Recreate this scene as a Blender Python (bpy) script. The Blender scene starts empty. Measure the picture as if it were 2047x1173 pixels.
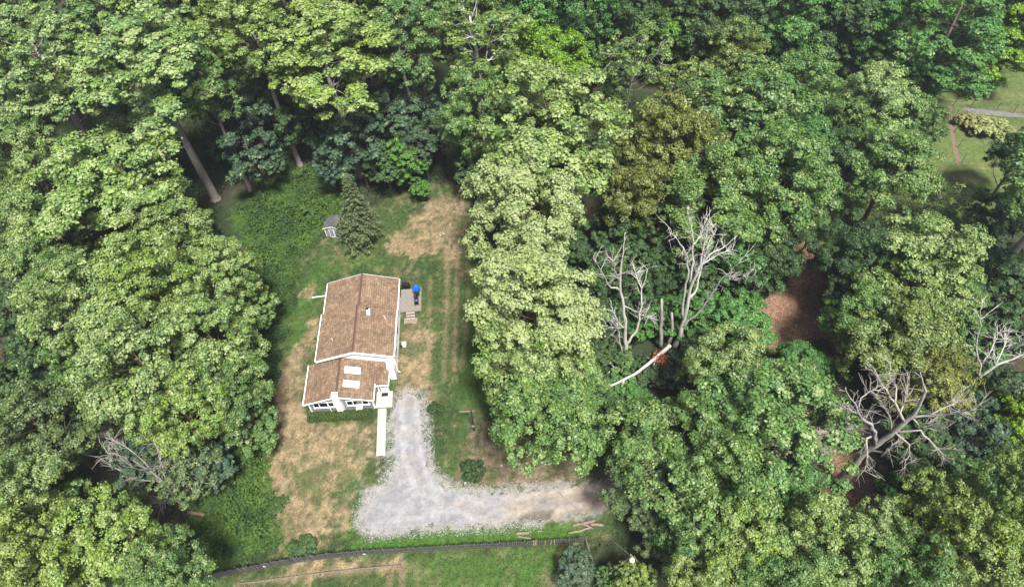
import bpy, math, random
import numpy as np
from mathutils import Matrix, Vector

R_ = math.radians
random.seed(7)
rng = np.random.default_rng(7)
scene = bpy.context.scene
col = scene.collection

# ------------------------------------------------------------------ camera
HC = 70.0            # drone height, metres
FPX = 1365.0         # focal length in photo pixels (24 mm equivalent)
PITCH, ROLL = 52.2, -3.0
cam_d = bpy.data.cameras.new('camera')
cam_d.sensor_width = 36.0
cam_d.lens = FPX / 2047.0 * 36.0
cam_d.clip_end = 3000.0
cam = bpy.data.objects.new('camera', cam_d)
col.objects.link(cam)
CAM_M = Matrix.Rotation(R_(90 - PITCH), 4, 'X') @ Matrix.Rotation(R_(ROLL), 4, 'Z')
cam.matrix_world = Matrix.Translation((0, 0, HC)) @ CAM_M
scene.camera = cam

# ------------------------------------------------------------------ sky, sun, exposure
SUN_EL, SUN_AZ = 64.0, 158.0     # azimuth measured clockwise from +Y
w = bpy.data.worlds.new('World'); scene.world = w; w.use_nodes = True
nt = w.node_tree
sky = nt.nodes.new('ShaderNodeTexSky'); sky.sky_type = 'NISHITA'; sky.sun_disc = False
sky.sun_elevation = R_(SUN_EL); sky.sun_rotation = R_(SUN_AZ)
sky.air_density = 1.0; sky.dust_density = 4.0; sky.ozone_density = 1.0
nt.links.new(sky.outputs[0], nt.nodes['Background'].inputs[0])
nt.nodes['Background'].inputs[1].default_value = 0.062
sd = bpy.data.lights.new('sun', 'SUN'); sd.energy = 3.7; sd.angle = R_(10); sd.color = (1, .97, .92)
sun = bpy.data.objects.new('sun', sd); col.objects.link(sun)
_d = Vector((math.sin(R_(SUN_AZ)) * math.cos(R_(SUN_EL)), math.cos(R_(SUN_AZ)) * math.cos(R_(SUN_EL)), math.sin(R_(SUN_EL))))
sun.rotation_euler = _d.to_track_quat('Z', 'Y').to_euler()
vs = scene.view_settings
vs.view_transform = 'Standard'; vs.look = 'None'; vs.gamma = 1; vs.use_curve_mapping = False
vs.exposure = 1.4
scene.cycles.max_bounces = 6; scene.cycles.diffuse_bounces = 3; scene.cycles.transmission_bounces = 3
scene.cycles.use_denoising = True

# ------------------------------------------------------------------ photo pixel -> place
CR = np.array(CAM_M.to_3x3())
def ray(px, py): return CR @ np.array([(px - 1023.5) / FPX, -(py - 586.5) / FPX, -1.0])
def at(px, py, z=0.0):
    d = ray(px, py); t = (z - HC) / d[2]
    return np.array([0, 0, HC]) + d * t
def on_plane(px, py, y):
    d = ray(px, py); return np.array([0, 0, HC]) + d * (y / d[1])
def proj(P):
    c = (np.atleast_2d(P) - [0, 0, HC]) @ CR
    return 1023.5 + FPX * c[:, 0] / -c[:, 2], 586.5 - FPX * c[:, 1] / -c[:, 2], -c[:, 2]
def g2(pts): return np.array([at(*p)[:2] for p in pts])

# ------------------------------------------------------------------ noise
def _hash(ix, iy, s):
    h = (ix.astype(np.int64) * 374761393 + iy.astype(np.int64) * 668265263 + s * 974711) & 0x7fffffff
    h = ((h ^ (h >> 13)) * 1274126177) & 0x7fffffff
    h = h ^ (h >> 16)
    return (h & 0xffff) / 65535.0
def vnoise(x, y, s=0):
    ix, iy = np.floor(x), np.floor(y); fx, fy = x - ix, y - iy
    fx = fx * fx * (3 - 2 * fx); fy = fy * fy * (3 - 2 * fy)
    a, b = _hash(ix, iy, s), _hash(ix + 1, iy, s); c, d = _hash(ix, iy + 1, s), _hash(ix + 1, iy + 1, s)
    return (a * (1 - fx) + b * fx) * (1 - fy) + (c * (1 - fx) + d * fx) * fy
def fbm(x, y, sc, s=0, o=4):
    v, a, t = 0, 1, 0
    for k in range(o):
        v = v + a * vnoise(x / sc, y / sc, s + k * 17); t += a; a *= .55; sc *= .47
    return v / t
def sdist(x, y, poly):
    """signed distance to a polygon, positive inside"""
    n = len(poly); d = np.full(x.shape, 1e9); ins = np.zeros(x.shape, bool)
    for i in range(n):
        ax, ay = poly[i]; bx, by = poly[(i + 1) % n]
        ex, ey = bx - ax, by - ay
        t = np.clip(((x - ax) * ex + (y - ay) * ey) / (ex * ex + ey * ey + 1e-9), 0, 1)
        d = np.minimum(d, np.hypot(x - ax - t * ex, y - ay - t * ey))
        c = ((ay > y) != (by > y)) & (x < (bx - ax) * (y - ay) / (by - ay + 1e-12) + ax)
        ins ^= c
    return np.where(ins, d, -d)
def ldist(x, y, line):
    d = np.full(x.shape, 1e9)
    for (ax, ay), (bx, by) in zip(line[:-1], line[1:]):
        ex, ey = bx - ax, by - ay
        t = np.clip(((x - ax) * ex + (y - ay) * ey) / (ex * ex + ey * ey + 1e-9), 0, 1)
        d = np.minimum(d, np.hypot(x - ax - t * ex, y - ay - t * ey))
    return d
def sstep(a, b, v): t = np.clip((v - a) / (b - a), 0, 1); return t * t * (3 - 2 * t)

# ------------------------------------------------------------------ materials
MATS = {}
def new_mat(name):
    m = bpy.data.materials.new(name); m.use_nodes = True
    MATS[name] = m
    return m, m.node_tree.nodes, m.node_tree.links, m.node_tree.nodes['Principled BSDF']
def lin(c): return tuple((v / 255 / 12.92) if v / 255 < .04045 else (((v / 255) + .055) / 1.055) ** 2.4 for v in c)
def plain(name, c, rough=.7, var=.12, scale=6.0, bump=0.0, spec=.3, metal=0.0, stretch=(1, 1, 1)):
    m, N, L, b = new_mat(name)
    tc = N.new('ShaderNodeTexCoord'); mp = N.new('ShaderNodeMapping'); mp.inputs['Scale'].default_value = stretch
    no = N.new('ShaderNodeTexNoise'); no.inputs['Scale'].default_value = scale; no.inputs['Detail'].default_value = 5
    L.new(tc.outputs['Object'], mp.inputs[0]); L.new(mp.outputs[0], no.inputs[0])
    mr = N.new('ShaderNodeMapRange'); mr.inputs[1].default_value = .25; mr.inputs[2].default_value = .75
    mr.inputs[3].default_value = 1 - var; mr.inputs[4].default_value = 1 + var
    L.new(no.outputs[0], mr.inputs[0])
    mx = N.new('ShaderNodeMix'); mx.data_type = 'RGBA'; mx.blend_type = 'MULTIPLY'; mx.inputs[0].default_value = 1
    mx.inputs[6].default_value = (*c, 1); L.new(mr.outputs[0], mx.inputs[7])
    L.new(mx.outputs[2], b.inputs['Base Color'])
    b.inputs['Roughness'].default_value = rough; b.inputs['Specular IOR Level'].default_value = spec
    b.inputs['Metallic'].default_value = metal
    if bump:
        bp = N.new('ShaderNodeBump'); bp.inputs['Strength'].default_value = bump; bp.inputs['Distance'].default_value = .05
        L.new(no.outputs[0], bp.inputs['Height']); L.new(bp.outputs[0], b.inputs['Normal'])
    return m
plain('white_paint', (.78, .78, .77), .55, .04)
plain('white_vinyl', (.72, .73, .74), .5, .05)
plain('bark_grey', (.25, .225, .195), .9, .35, 3, .8, stretch=(4, 4, .7))
plain('bark_dark', (.035, .028, .022), .9, .3, 3, .8, stretch=(4, 4, .7))
plain('bark_brown', (.10, .075, .055), .9, .35, 3, .8, stretch=(4, 4, .7))
plain('bark_white', (.42, .41, .37), .8, .4, 2.2, .3)
plain('dead_wood', (.42, .40, .365), .85, .3, 3, .5, stretch=(3, 3, 1))
plain('dead_wood_grey', (.29, .268, .24), .9, .35, 3, .6, stretch=(3, 3, .6))
plain('log_wood', (.19, .15, .11), .9, .3, 5, .4)
plain('log_red', (.16, .085, .06), .9, .3, 5, .4)
plain('fence_wood', (.085, .082, .08), .9, .45, 4, .3, stretch=(8, 8, 1))
plain('fence_new', (.30, .22, .11), .8, .15, 6)
plain('fence_rail_wood', (.15, .13, .105), .9, .3, 5)
plain('deck_wood', (.19, .17, .15), .85, .3, 3, .2, stretch=(14, .8, 3))
plain('step_wood', (.26, .225, .19), .85, .15, 4)
plain('paver', (.22, .17, .13), .9, .2, 5)
plain('concrete', (.36, .335, .29), .85, .07, 2.2, .1)
plain('black_glass', (.012, .013, .015), .12, .1, 2, 0, .6)
plain('skylight_glass', (.62, .66, .70), .12, .05, 2, 0, .6)
plain('black_metal', (.012, .012, .013), .5, .2)
plain('dark_rubber', (.008, .008, .008), .9, .2)
plain('grey_metal', (.16, .165, .17), .5, .2)
plain('wire', (.10, .095, .09), .6, .1)
plain('blue_canvas', (.005, .10, .42), .6, .15, 5)
plain('table_glass', (.16, .18, .19), .15, .1)
plain('ridge_shingle', (.085, .05, .038), .9, .2)
plain('stone', (.24, .235, .235), .9, .3, 3)
plain('orange_leaf', (.30, .085, .03), .8, .3, 8)
plain('mulch', (.15, .105, .078), .9, .45, 9, .6)
plain('pale_rock', (.34, .33, .31), .9, .2)
plain('grey_path', (.12, .12, .115), .9, .3, 2)
plain('terracotta', (.25, .13, .08), .8, .2)

def siding(name, c, pitch=.14):
    m, N, L, b = new_mat(name)
    tc = N.new('ShaderNodeTexCoord'); sp = N.new('ShaderNodeSeparateXYZ'); L.new(tc.outputs['Object'], sp.inputs[0])
    mu = N.new('ShaderNodeMath'); mu.operation = 'MULTIPLY'; mu.inputs[1].default_value = 1 / pitch; L.new(sp.outputs[2], mu.inputs[0])
    fr = N.new('ShaderNodeMath'); fr.operation = 'FRACT'; L.new(mu.outputs[0], fr.inputs[0])
    bp = N.new('ShaderNodeBump'); bp.invert = True; bp.inputs['Distance'].default_value = .03; bp.inputs['Strength'].default_value = .8
    L.new(fr.outputs[0], bp.inputs['Height']); L.new(bp.outputs[0], b.inputs['Normal'])
    no = N.new('ShaderNodeTexNoise'); no.inputs['Scale'].default_value = 1.5; no.inputs['Detail'].default_value = 6
    L.new(tc.outputs['Object'], no.inputs[0])
    mx = N.new('ShaderNodeMix'); mx.data_type = 'RGBA'; mx.inputs[6].default_value = (*[v * .88 for v in c], 1); mx.inputs[7].default_value = (*c, 1)
    L.new(no.outputs[0], mx.inputs[0]); L.new(mx.outputs[2], b.inputs['Base Color'])
    b.inputs['Roughness'].default_value = .6
siding('white_siding', (.76, .76, .75)); siding('grey_siding', (.165, .178, .195)); siding('shed_siding', (.20, .21, .225), .2)

def shingles(name, tones):
    m, N, L, b = new_mat(name)
    tc = N.new('ShaderNodeTexCoord'); sp = N.new('ShaderNodeSeparateXYZ'); cb = N.new('ShaderNodeCombineXYZ')
    L.new(tc.outputs['Object'], sp.inputs[0]); L.new(sp.outputs[1], cb.inputs[0]); L.new(sp.outputs[0], cb.inputs[1])
    br = N.new('ShaderNodeTexBrick'); br.inputs['Scale'].default_value = 1; br.inputs['Brick Width'].default_value = .42
    br.inputs['Row Height'].default_value = .26; br.inputs['Mortar Size'].default_value = .022; br.inputs['Mortar Smooth'].default_value = .4
    br.inputs['Color1'].default_value = (*tones[0], 1); br.inputs['Color2'].default_value = (*tones[1], 1)
    br.inputs['Mortar'].default_value = (*[v * .45 for v in tones[0]], 1); br.offset = .37; br.inputs['Bias'].default_value = .1
    L.new(cb.outputs[0], br.inputs[0])
    vo = N.new('ShaderNodeTexVoronoi'); vo.inputs['Scale'].default_value = 3.4; L.new(tc.outputs['Object'], vo.inputs[0])
    no = N.new('ShaderNodeTexNoise'); no.inputs['Scale'].default_value = .55; no.inputs['Detail'].default_value = 7
    L.new(tc.outputs['Object'], no.inputs[0])
    sp2 = N.new('ShaderNodeSeparateColor'); L.new(vo.outputs['Color'], sp2.inputs[0])
    m1 = N.new('ShaderNodeMapRange'); m1.inputs[3].default_value = .78; m1.inputs[4].default_value = 1.22; L.new(sp2.outputs[0], m1.inputs[0])
    m2 = N.new('ShaderNodeMapRange'); m2.inputs[1].default_value = .3; m2.inputs[2].default_value = .7; m2.inputs[3].default_value = .82; m2.inputs[4].default_value = 1.15
    L.new(no.outputs[0], m2.inputs[0])
    mm = N.new('ShaderNodeMath'); mm.operation = 'MULTIPLY'; L.new(m1.outputs[0], mm.inputs[0]); L.new(m2.outputs[0], mm.inputs[1])
    mx = N.new('ShaderNodeMix'); mx.data_type = 'RGBA'; mx.blend_type = 'MULTIPLY'; mx.inputs[0].default_value = 1
    L.new(br.outputs[0], mx.inputs[6]); L.new(mm.outputs[0], mx.inputs[7]); L.new(mx.outputs[2], b.inputs['Base Color'])
    bp = N.new('ShaderNodeBump'); bp.inputs['Distance'].default_value = .03; bp.inputs['Strength'].default_value = .7; bp.invert = True
    L.new(br.outputs['Fac'], bp.inputs['Height']); L.new(bp.outputs[0], b.inputs['Normal'])
    b.inputs['Roughness'].default_value = .95; b.inputs['Specular IOR Level'].default_value = .15
shingles('shingle_brown', ((.225, .155, .100), (.155, .105, .072)))
shingles('shingle_grey', ((.12, .12, .125), (.09, .09, .095)))

def ground_mat(name, rough_bump=.5, fine=7.0, contrast=.5):
    m, N, L, b = new_mat(name)
    a = N.new('ShaderNodeAttribute'); a.attribute_name = 'Col'
    tc = N.new('ShaderNodeTexCoord')
    n1 = N.new('ShaderNodeTexNoise'); n1.inputs['Scale'].default_value = fine; n1.inputs['Detail'].default_value = 4
    n2 = N.new('ShaderNodeTexNoise'); n2.inputs['Scale'].default_value = fine * .23; n2.inputs['Detail'].default_value = 5
    L.new(tc.outputs['Object'], n1.inputs[0]); L.new(tc.outputs['Object'], n2.inputs[0])
    ad = N.new('ShaderNodeMath'); ad.operation = 'ADD'; L.new(n1.outputs[0], ad.inputs[0]); L.new(n2.outputs[0], ad.inputs[1])
    mr = N.new('ShaderNodeMapRange'); mr.inputs[1].default_value = .65; mr.inputs[2].default_value = 1.35
    mr.inputs[3].default_value = 1 - contrast; mr.inputs[4].default_value = 1 + contrast
    L.new(ad.outputs[0], mr.inputs[0])
    mx = N.new('ShaderNodeMix'); mx.data_type = 'RGBA'; mx.blend_type = 'MULTIPLY'; mx.inputs[0].default_value = 1
    L.new(a.outputs[0], mx.inputs[6]); L.new(mr.outputs[0], mx.inputs[7]); L.new(mx.outputs[2], b.inputs['Base Color'])
    bp = N.new('ShaderNodeBump'); bp.inputs['Strength'].default_value = rough_bump; bp.inputs['Distance'].default_value = .08
    L.new(ad.outputs[0], bp.inputs['Height']); L.new(bp.outputs[0], b.inputs['Normal'])
    b.inputs['Roughness'].default_value = .95; b.inputs['Specular IOR Level'].default_value = .1
ground_mat('ground_soil'); ground_mat('gravel', .5, 14.0, .22)

def leafy(name, transl=.3, use_obj=True):
    m, N, L, b = new_mat(name)
    at_ = N.new('ShaderNodeAttribute'); at_.attribute_name = 'leaf'
    sp = N.new('ShaderNodeSeparateColor'); L.new(at_.outputs[0], sp.inputs[0])
    oi = N.new('ShaderNodeObjectInfo')
    def mix(blend='MIX'):
        x = N.new('ShaderNodeMix'); x.data_type = 'RGBA'; x.blend_type = blend; return x
    y = mix('MULTIPLY'); y.inputs[0].default_value = 1; L.new(oi.outputs['Color'], y.inputs[6]); y.inputs[7].default_value = (1.2, 1.12, .64, 1)
    h = mix(); L.new(sp.outputs[1], h.inputs[0]); L.new(oi.outputs['Color'], h.inputs[6]); L.new(y.outputs[2], h.inputs[7])
    mr = N.new('ShaderNodeMapRange'); mr.inputs[3].default_value = .5; mr.inputs[4].default_value = 1.5; L.new(sp.outputs[0], mr.inputs[0])
    v = mix('MULTIPLY'); v.inputs[0].default_value = 1; L.new(h.outputs[2], v.inputs[6]); L.new(mr.outputs[0], v.inputs[7])
    lt = N.new('ShaderNodeMath'); lt.operation = 'LESS_THAN'; L.new(sp.outputs[2], lt.inputs[0]); L.new(oi.outputs['Alpha'], lt.inputs[1])
    ml = N.new('ShaderNodeMath'); ml.operation = 'MULTIPLY'; ml.inputs[1].default_value = .6; L.new(lt.outputs[0], ml.inputs[0])
    p = mix(); L.new(ml.outputs[0], p.inputs[0]); L.new(v.outputs[2], p.inputs[6]); p.inputs[7].default_value = (.33, .39, .17, 1)
    L.new(p.outputs[2], b.inputs['Base Color'])
    b.inputs['Roughness'].default_value = .5; b.inputs['Specular IOR Level'].default_value = .25
    tr = N.new('ShaderNodeBsdfTranslucent'); tm = mix('MULTIPLY'); tm.inputs[0].default_value = 1
    L.new(p.outputs[2], tm.inputs[6]); tm.inputs[7].default_value = (1.3, 1.35, .6, 1); L.new(tm.outputs[2], tr.inputs[0])
    ms = N.new('ShaderNodeMixShader'); ms.inputs[0].default_value = transl
    L.new(b.outputs[0], ms.inputs[1]); L.new(tr.outputs[0], ms.inputs[2])
    L.new(ms.outputs[0], N['Material Output'].inputs[0])
leafy('leaves', .22); leafy('needles', .1)
def vcol_leaf(name, transl=.25):
    m, N, L, b = new_mat(name)
    a = N.new('ShaderNodeAttribute'); a.attribute_name = 'Col'
    L.new(a.outputs[0], b.inputs['Base Color']); b.inputs['Roughness'].default_value = .7; b.inputs['Specular IOR Level'].default_value = .15
    tr = N.new('ShaderNodeBsdfTranslucent'); L.new(a.outputs[0], tr.inputs[0])
    ms = N.new('ShaderNodeMixShader'); ms.inputs[0].default_value = transl
    L.new(b.outputs[0], ms.inputs[1]); L.new(tr.outputs[0], ms.inputs[2]); L.new(ms.outputs[0], N['Material Output'].inputs[0])
vcol_leaf('grass_blades')

# ------------------------------------------------------------------ object helpers
def link(name, data, parent=None, loc=None):
    o = bpy.data.objects.new(name, data); col.objects.link(o)
    if parent: o.parent = parent
    if loc is not None: o.location = loc
    return o
def tag(o, label=None, cat=None, group=None, kind=None):
    if label: o['label'] = label
    if cat: o['category'] = cat
    if group: o['group'] = group
    if kind: o['kind'] = kind
    return o
def empty(name, loc, rz=0.0, label=None, cat=None, group=None):
    o = link(name, None, None, loc); o.rotation_euler.z = rz; o.empty_display_size = .3
    return tag(o, label, cat, group)
def np_mesh(name, V, F, mat, attr=None, colr=None, smooth=False):
    """V (n,3), F (m,k) arrays"""
    me = bpy.data.meshes.new(name); n, (m, k) = len(V), F.shape
    me.vertices.add(n); me.vertices.foreach_set('co', np.ascontiguousarray(V, np.float32).ravel())
    me.loops.add(m * k); me.loops.foreach_set('vertex_index', np.ascontiguousarray(F, np.int32).ravel())
    me.polygons.add(m); me.polygons.foreach_set('loop_start', np.arange(0, m * k, k, dtype=np.int32))
    if smooth: me.polygons.foreach_set('use_smooth', np.ones(m, bool))
    me.update(calc_edges=True)
    for nm, A in (('leaf', attr), ('Col', colr)):
        if A is not None:
            at_ = me.attributes.new(nm, 'FLOAT_COLOR', 'POINT')
            C = np.ones((n, 4), np.float32); C[:, :3] = A
            at_.data.foreach_set('color', C.ravel())
    me.materials.append(MATS[mat])
    return me

class MB:
    def __init__(s): s.v, s.f = [], []
    def add(s, v, f):
        k = len(s.v); s.v += [tuple(p) for p in v]; s.f += [tuple(i + k for i in q) for q in f]; return s
    def box(s, x0, x1, y0, y1, z0, z1):
        return s.add([(x0, y0, z0), (x1, y0, z0), (x1, y1, z0), (x0, y1, z0), (x0, y0, z1), (x1, y0, z1), (x1, y1, z1), (x0, y1, z1)],
                     [(0, 3, 2, 1), (4, 5, 6, 7), (0, 1, 5, 4), (1, 2, 6, 5), (2, 3, 7, 6), (3, 0, 4, 7)])
    def slab(s, pts, t):
        """closed slab: polygon pts (3-D, counter-clockwise from above) thickened downwards by t"""
        n = len(pts); v = list(pts) + [(p[0], p[1], p[2] - t) for p in pts]
        return s.add(v, [tuple(range(n)), tuple(range(2 * n - 1, n - 1, -1))] + [(i, n + i, n + (i + 1) % n, (i + 1) % n) for i in range(n)])
    def prism_y(s, xz, y0, y1):
        """x-z outline (counter-clockwise seen from -y) extruded from y0 to y1"""
        n = len(xz); v = [(x, y0, z) for x, z in xz] + [(x, y1, z) for x, z in xz]
        return s.add(v, [tuple(range(n)), tuple(range(2 * n - 1, n - 1, -1))] + [(i, n + i, n + (i + 1) % n, (i + 1) % n) for i in range(n)])
    def tube(s, pts, rad, n=7, cap=True):
        pts = [Vector(p) for p in pts]; k0 = len(s.v); u = None
        for i, p in enumerate(pts):
            d = (pts[min(i + 1, len(pts) - 1)] - pts[max(i - 1, 0)]).normalized()
            if u is None: u = d.orthogonal().normalized()
            else: u = (u - d * u.dot(d)).normalized() if (u - d * u.dot(d)).length > 1e-5 else d.orthogonal().normalized()
            w_ = d.cross(u); r = rad[i] if hasattr(rad, '__len__') else rad
            for j in range(n):
                a = 2 * math.pi * j / n; q = p + (u * math.cos(a) + w_ * math.sin(a)) * r; s.v.append(tuple(q))
        for i in range(len(pts) - 1):
            for j in range(n):
                a, b = k0 + i * n + j, k0 + i * n + (j + 1) % n
                s.f.append((a, b, b + n, a + n))
        if cap:
            s.f.append(tuple(k0 + j for j in range(n))[::-1]); e = k0 + (len(pts) - 1) * n; s.f.append(tuple(e + j for j in range(n)))
        return s
    def mesh(s, name, mat, smooth=False):
        me = bpy.data.meshes.new(name); me.from_pydata(s.v, [], s.f); me.validate(); me.update()
        if smooth: me.polygons.foreach_set('use_smooth', [True] * len(me.polygons))
        me.materials.append(MATS[mat]); return me
    def build(s, name, mat, parent=None, smooth=False, loc=None):
        return link(name, s.mesh(name, mat, smooth), parent, loc)
def bend(pts, n, jit, rs):
    """resample a polyline to about n points per leg with a wobble"""
    out = []
    for a, b in zip(pts[:-1], pts[1:]):
        a, b = Vector(a), Vector(b); L = (b - a).length
        for i in range(n):
            p = a.lerp(b, i / n)
            if i: p = p + Vector((rs.uniform(-1, 1), rs.uniform(-1, 1), rs.uniform(-1, 1))) * jit * L
            out.append(p)
    out.append(Vector(pts[-1])); return out

# ================================================================== GROUND
lawn_p = g2([(655, 475), (700, 455), (770, 395), (880, 365), (940, 380), (975, 560), (975, 760), (1020, 860), (1230, 905), (1300, 950), (1290, 1040), (1200, 1075), (1180, 1085), (1000, 1096), (600, 1130), (545, 1100), (525, 900), (545, 740), (560, 640), (600, 520)])
field_p = g2([(380, 1162), (600, 1126), (800, 1107), (1168, 1085), (1205, 1230), (360, 1240)])
brush_p = g2([(470, 420), (560, 350), (640, 320), (690, 390), (660, 450), (600, 520), (570, 640), (555, 760), (535, 870), (535, 960), (560, 1080), (400, 1150), (370, 1010), (450, 900), (500, 780), (500, 560)])
meadow_p = g2([(1560, 130), (1760, 95), (2150, 150), (2150, 420), (1960, 430), (1880, 520), (1770, 440), (1710, 470), (1640, 540), (1600, 480), (1700, 370), (1800, 300), (1780, 210), (1650, 190)])
litter_p = g2([(1590, 480), (1640, 500), (1650, 620), (1690, 700), (1600, 740), (1540, 690), (1510, 620), (1570, 560)])
litter2_p = g2([(1660, 850), (1740, 900), (1760, 1010), (1690, 1060), (1640, 1000)])
clear_p = g2([(1480, 640), (1560, 640), (1570, 760), (1500, 780)])
dry_ps = [g2(p) for p in (
    [(528, 890), (560, 850), (620, 845), (752, 848), (750, 930), (700, 955), (668, 985), (700, 1010), (690, 1050), (640, 1080), (565, 1095), (550, 990)],
    [(560, 735), (600, 685), (632, 640), (632, 690), (606, 745), (602, 822), (555, 840), (548, 800)],
    [(770, 505), (790, 470), (850, 405), (925, 375), (940, 480), (925, 560), (880, 500), (820, 515)],
    [(806, 655), (850, 640), (862, 700), (845, 785), (800, 790), (800, 720)],
    [(575, 1135), (700, 1118), (800, 1115), (790, 1135), (640, 1150), (570, 1160)],
    [(600, 585), (625, 575), (620, 600)], [(1130, 1095), (1165, 1090), (1180, 1130), (1130, 1173)])]
dirt_p = g2([(935, 810), (985, 850), (1020, 905), (1240, 900), (1240, 960), (1120, 972), (960, 988), (890, 968), (925, 945), (940, 880)])
lush_ps = [g2(p) for p in ([(700, 1088), (790, 1073), (900, 1064), (1060, 1056), (1150, 1042), (1165, 1080), (900, 1098), (700, 1112)], [(820, 1112), (1130, 1095), (1120, 1200), (820, 1200)],
    [(905, 770), (985, 750), (1005, 830), (930, 860)], [(640, 520), (760, 520), (650, 555), (600, 700), (565, 720), (600, 560)], [(940, 560), (975, 560), (970, 740), (930, 740)],
    [(530, 850), (610, 840), (600, 880), (545, 930)], [(685, 930), (725, 930), (720, 1000), (680, 990)], [(700, 1040), (720, 1040), (720, 1075), (690, 1075)])]
tracks = [g2(p) for p in ([(915, 480), (912, 600), (908, 740)], [(893, 500), (893, 620), (888, 760)], [(935, 500), (938, 600), (925, 720)],
    [(565, 890), (585, 960), (600, 1075)], [(545, 900), (568, 1000), (578, 1085)], [(850, 480), (815, 545)], [(860, 560), (855, 760)], [(470, 1168), (560, 1156), (640, 1146), (800, 1132)], [(802, 1120), (806, 1200)])]
road_p = g2([(808, 783), (838, 785), (848, 810), (851, 850), (857, 920), (872, 952), (900, 972), (960, 984), (1100, 973), (1190, 962), (1290, 945), (1420, 905), (1560, 872), (1700, 838), (1860, 800),
             (1880, 835), (1720, 880), (1580, 922), (1440, 965), (1300, 1008), (1200, 1024), (1120, 1042), (1000, 1050), (860, 1056), (790, 1064), (740, 1068), (718, 1045), (722, 1010), (765, 975), (782, 930), (780, 870), (784, 830), (794, 795)])
GC = dict(forest=(.046, .042, .026), forest2=(.025, .038, .016), grass=(.045, .070, .022), lush=(.046, .102, .018), dark=(.028, .050, .018), dry=(.185, .140, .085), straw=(.225, .175, .10),
          dirt=(.135, .105, .07), brush=(.035, .07, .014), litter=(.20, .125, .085), meadow=(.075, .105, .032), stone=(.21, .20, .185))
def ground_colour(x, y):
    n1, n2, n3 = fbm(x, y, 7, 1), fbm(x, y, 2.2, 5) * .55 + fbm(x, y, .9, 6, 3) * .45, fbm(x, y, .8, 9, 2) * .45 + vnoise(x / .33, y / .33, 12) * .35 + vnoise(x / .3 + 7, y / .62, 15) * .2
    C = np.empty(x.shape + (3,))
    def put(c, m): C[:] = C * (1 - m[..., None]) + np.array(GC[c]) * m[..., None]
    C[:] = GC['forest']; put('forest2', sstep(.42, .58, n1))
    wob = (n2 - .5) * 3.2 + (n3 - .5) * 1.6
    put('brush', sstep(-.8, .8, sdist(x, y, brush_p) + wob))
    md = sstep(-1, 1, sdist(x, y, meadow_p) + wob); put('meadow', md); put('grass', md * sstep(.45, .6, n1) * .7); put('dry', md * sstep(.54, .68, n2) * .4)
    put('grass', sstep(-1.2, 1.2, sdist(x, y, clear_p) + wob))
    for p in (litter_p, litter2_p): put('litter', sstep(-.8, .8, sdist(x, y, p) + wob))
    dl = np.maximum(sdist(x, y, lawn_p), sdist(x, y, field_p))
    m = sstep(-.7, .7, dl + wob * .8); put('grass', m)
    put('dark', m * sstep(.52, .68, n1) * .7); put('dry', m * sstep(.55, .7, n2) * .35)
    put('straw', m * sstep(.60, .74, n3) * .3)
    for p in lush_ps: put('lush', sstep(-.9, .9, sdist(x, y, p) + wob) * (.35 + .4 * n3) * (1 - .6 * sstep(.5, .62, n2)))
    for i, p in enumerate(dry_ps):
        mm = sstep(-.9, .9, sdist(x, y, p) + wob * 1.0) * (.35 + .65 * sstep(.36, .52, n3 * .5 + n2 * .5))
        put('dry', mm * .9); put('straw', mm * sstep(.5, .62, n3) * .8); put('dirt', mm * sstep(.44, .34, n3) * .7)
        put('grass', mm * sstep(.56, .70, fbm(x, y, 3.1, 33)) * .75)
    put('dirt', sstep(-1.2, 1.2, sdist(x, y, dirt_p) + wob) * (.3 + .7 * sstep(.35, .6, n3)))
    for i, t in enumerate(tracks): put('dry', sstep(.42, .1, ldist(x, y, t) + (n3 - .5) * .5) * (.25 + .75 * n2) * (.85 if i not in (2, 6) else .5))
    dr = sdist(x, y, road_p)
    put('stone', sstep(-.9, .1, dr + (n3 - .5) * 1.4) * .75 * sstep(.3, .55, n3))
    q0 = at(738, 950); put('stone', sstep(-3.2, -.2, dr + wob * .6) * sstep(4.2, 2, np.hypot(x - q0[0], y - q0[1])) * sstep(.45, .6, n3) * .8)
    put('lush', sstep(-.35, .35, sdist(x, y, lush_ps[0]) + (n3 - .5) * 1.2) * .8)
    return C * (.86 + .28 * n3[..., None])

fx = np.arange(-46, 62, .3); fy = np.arange(14, 96, .3)
far = np.cumsum(1.6 ** np.arange(1, 14))
gx = np.concatenate([fx[0] - far[::-1], fx, fx[-1] + far]); gy = np.concatenate([fy[0] - far[::-1], fy, fy[-1] + far])
X, Y = np.meshgrid(gx, gy); nx, ny = len(gx), len(gy)
C = ground_colour(X, Y)
idx = np.arange(nx * ny).reshape(ny, nx)
Fq = np.stack([idx[:-1, :-1], idx[:-1, 1:], idx[1:, 1:], idx[1:, :-1]], -1).reshape(-1, 4)
tag(link('ground', np_mesh('ground', np.stack([X, Y, np.zeros_like(X)], -1).reshape(-1, 3), Fq, 'ground_soil', colr=C.reshape(-1, 3))), kind='structure')

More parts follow.
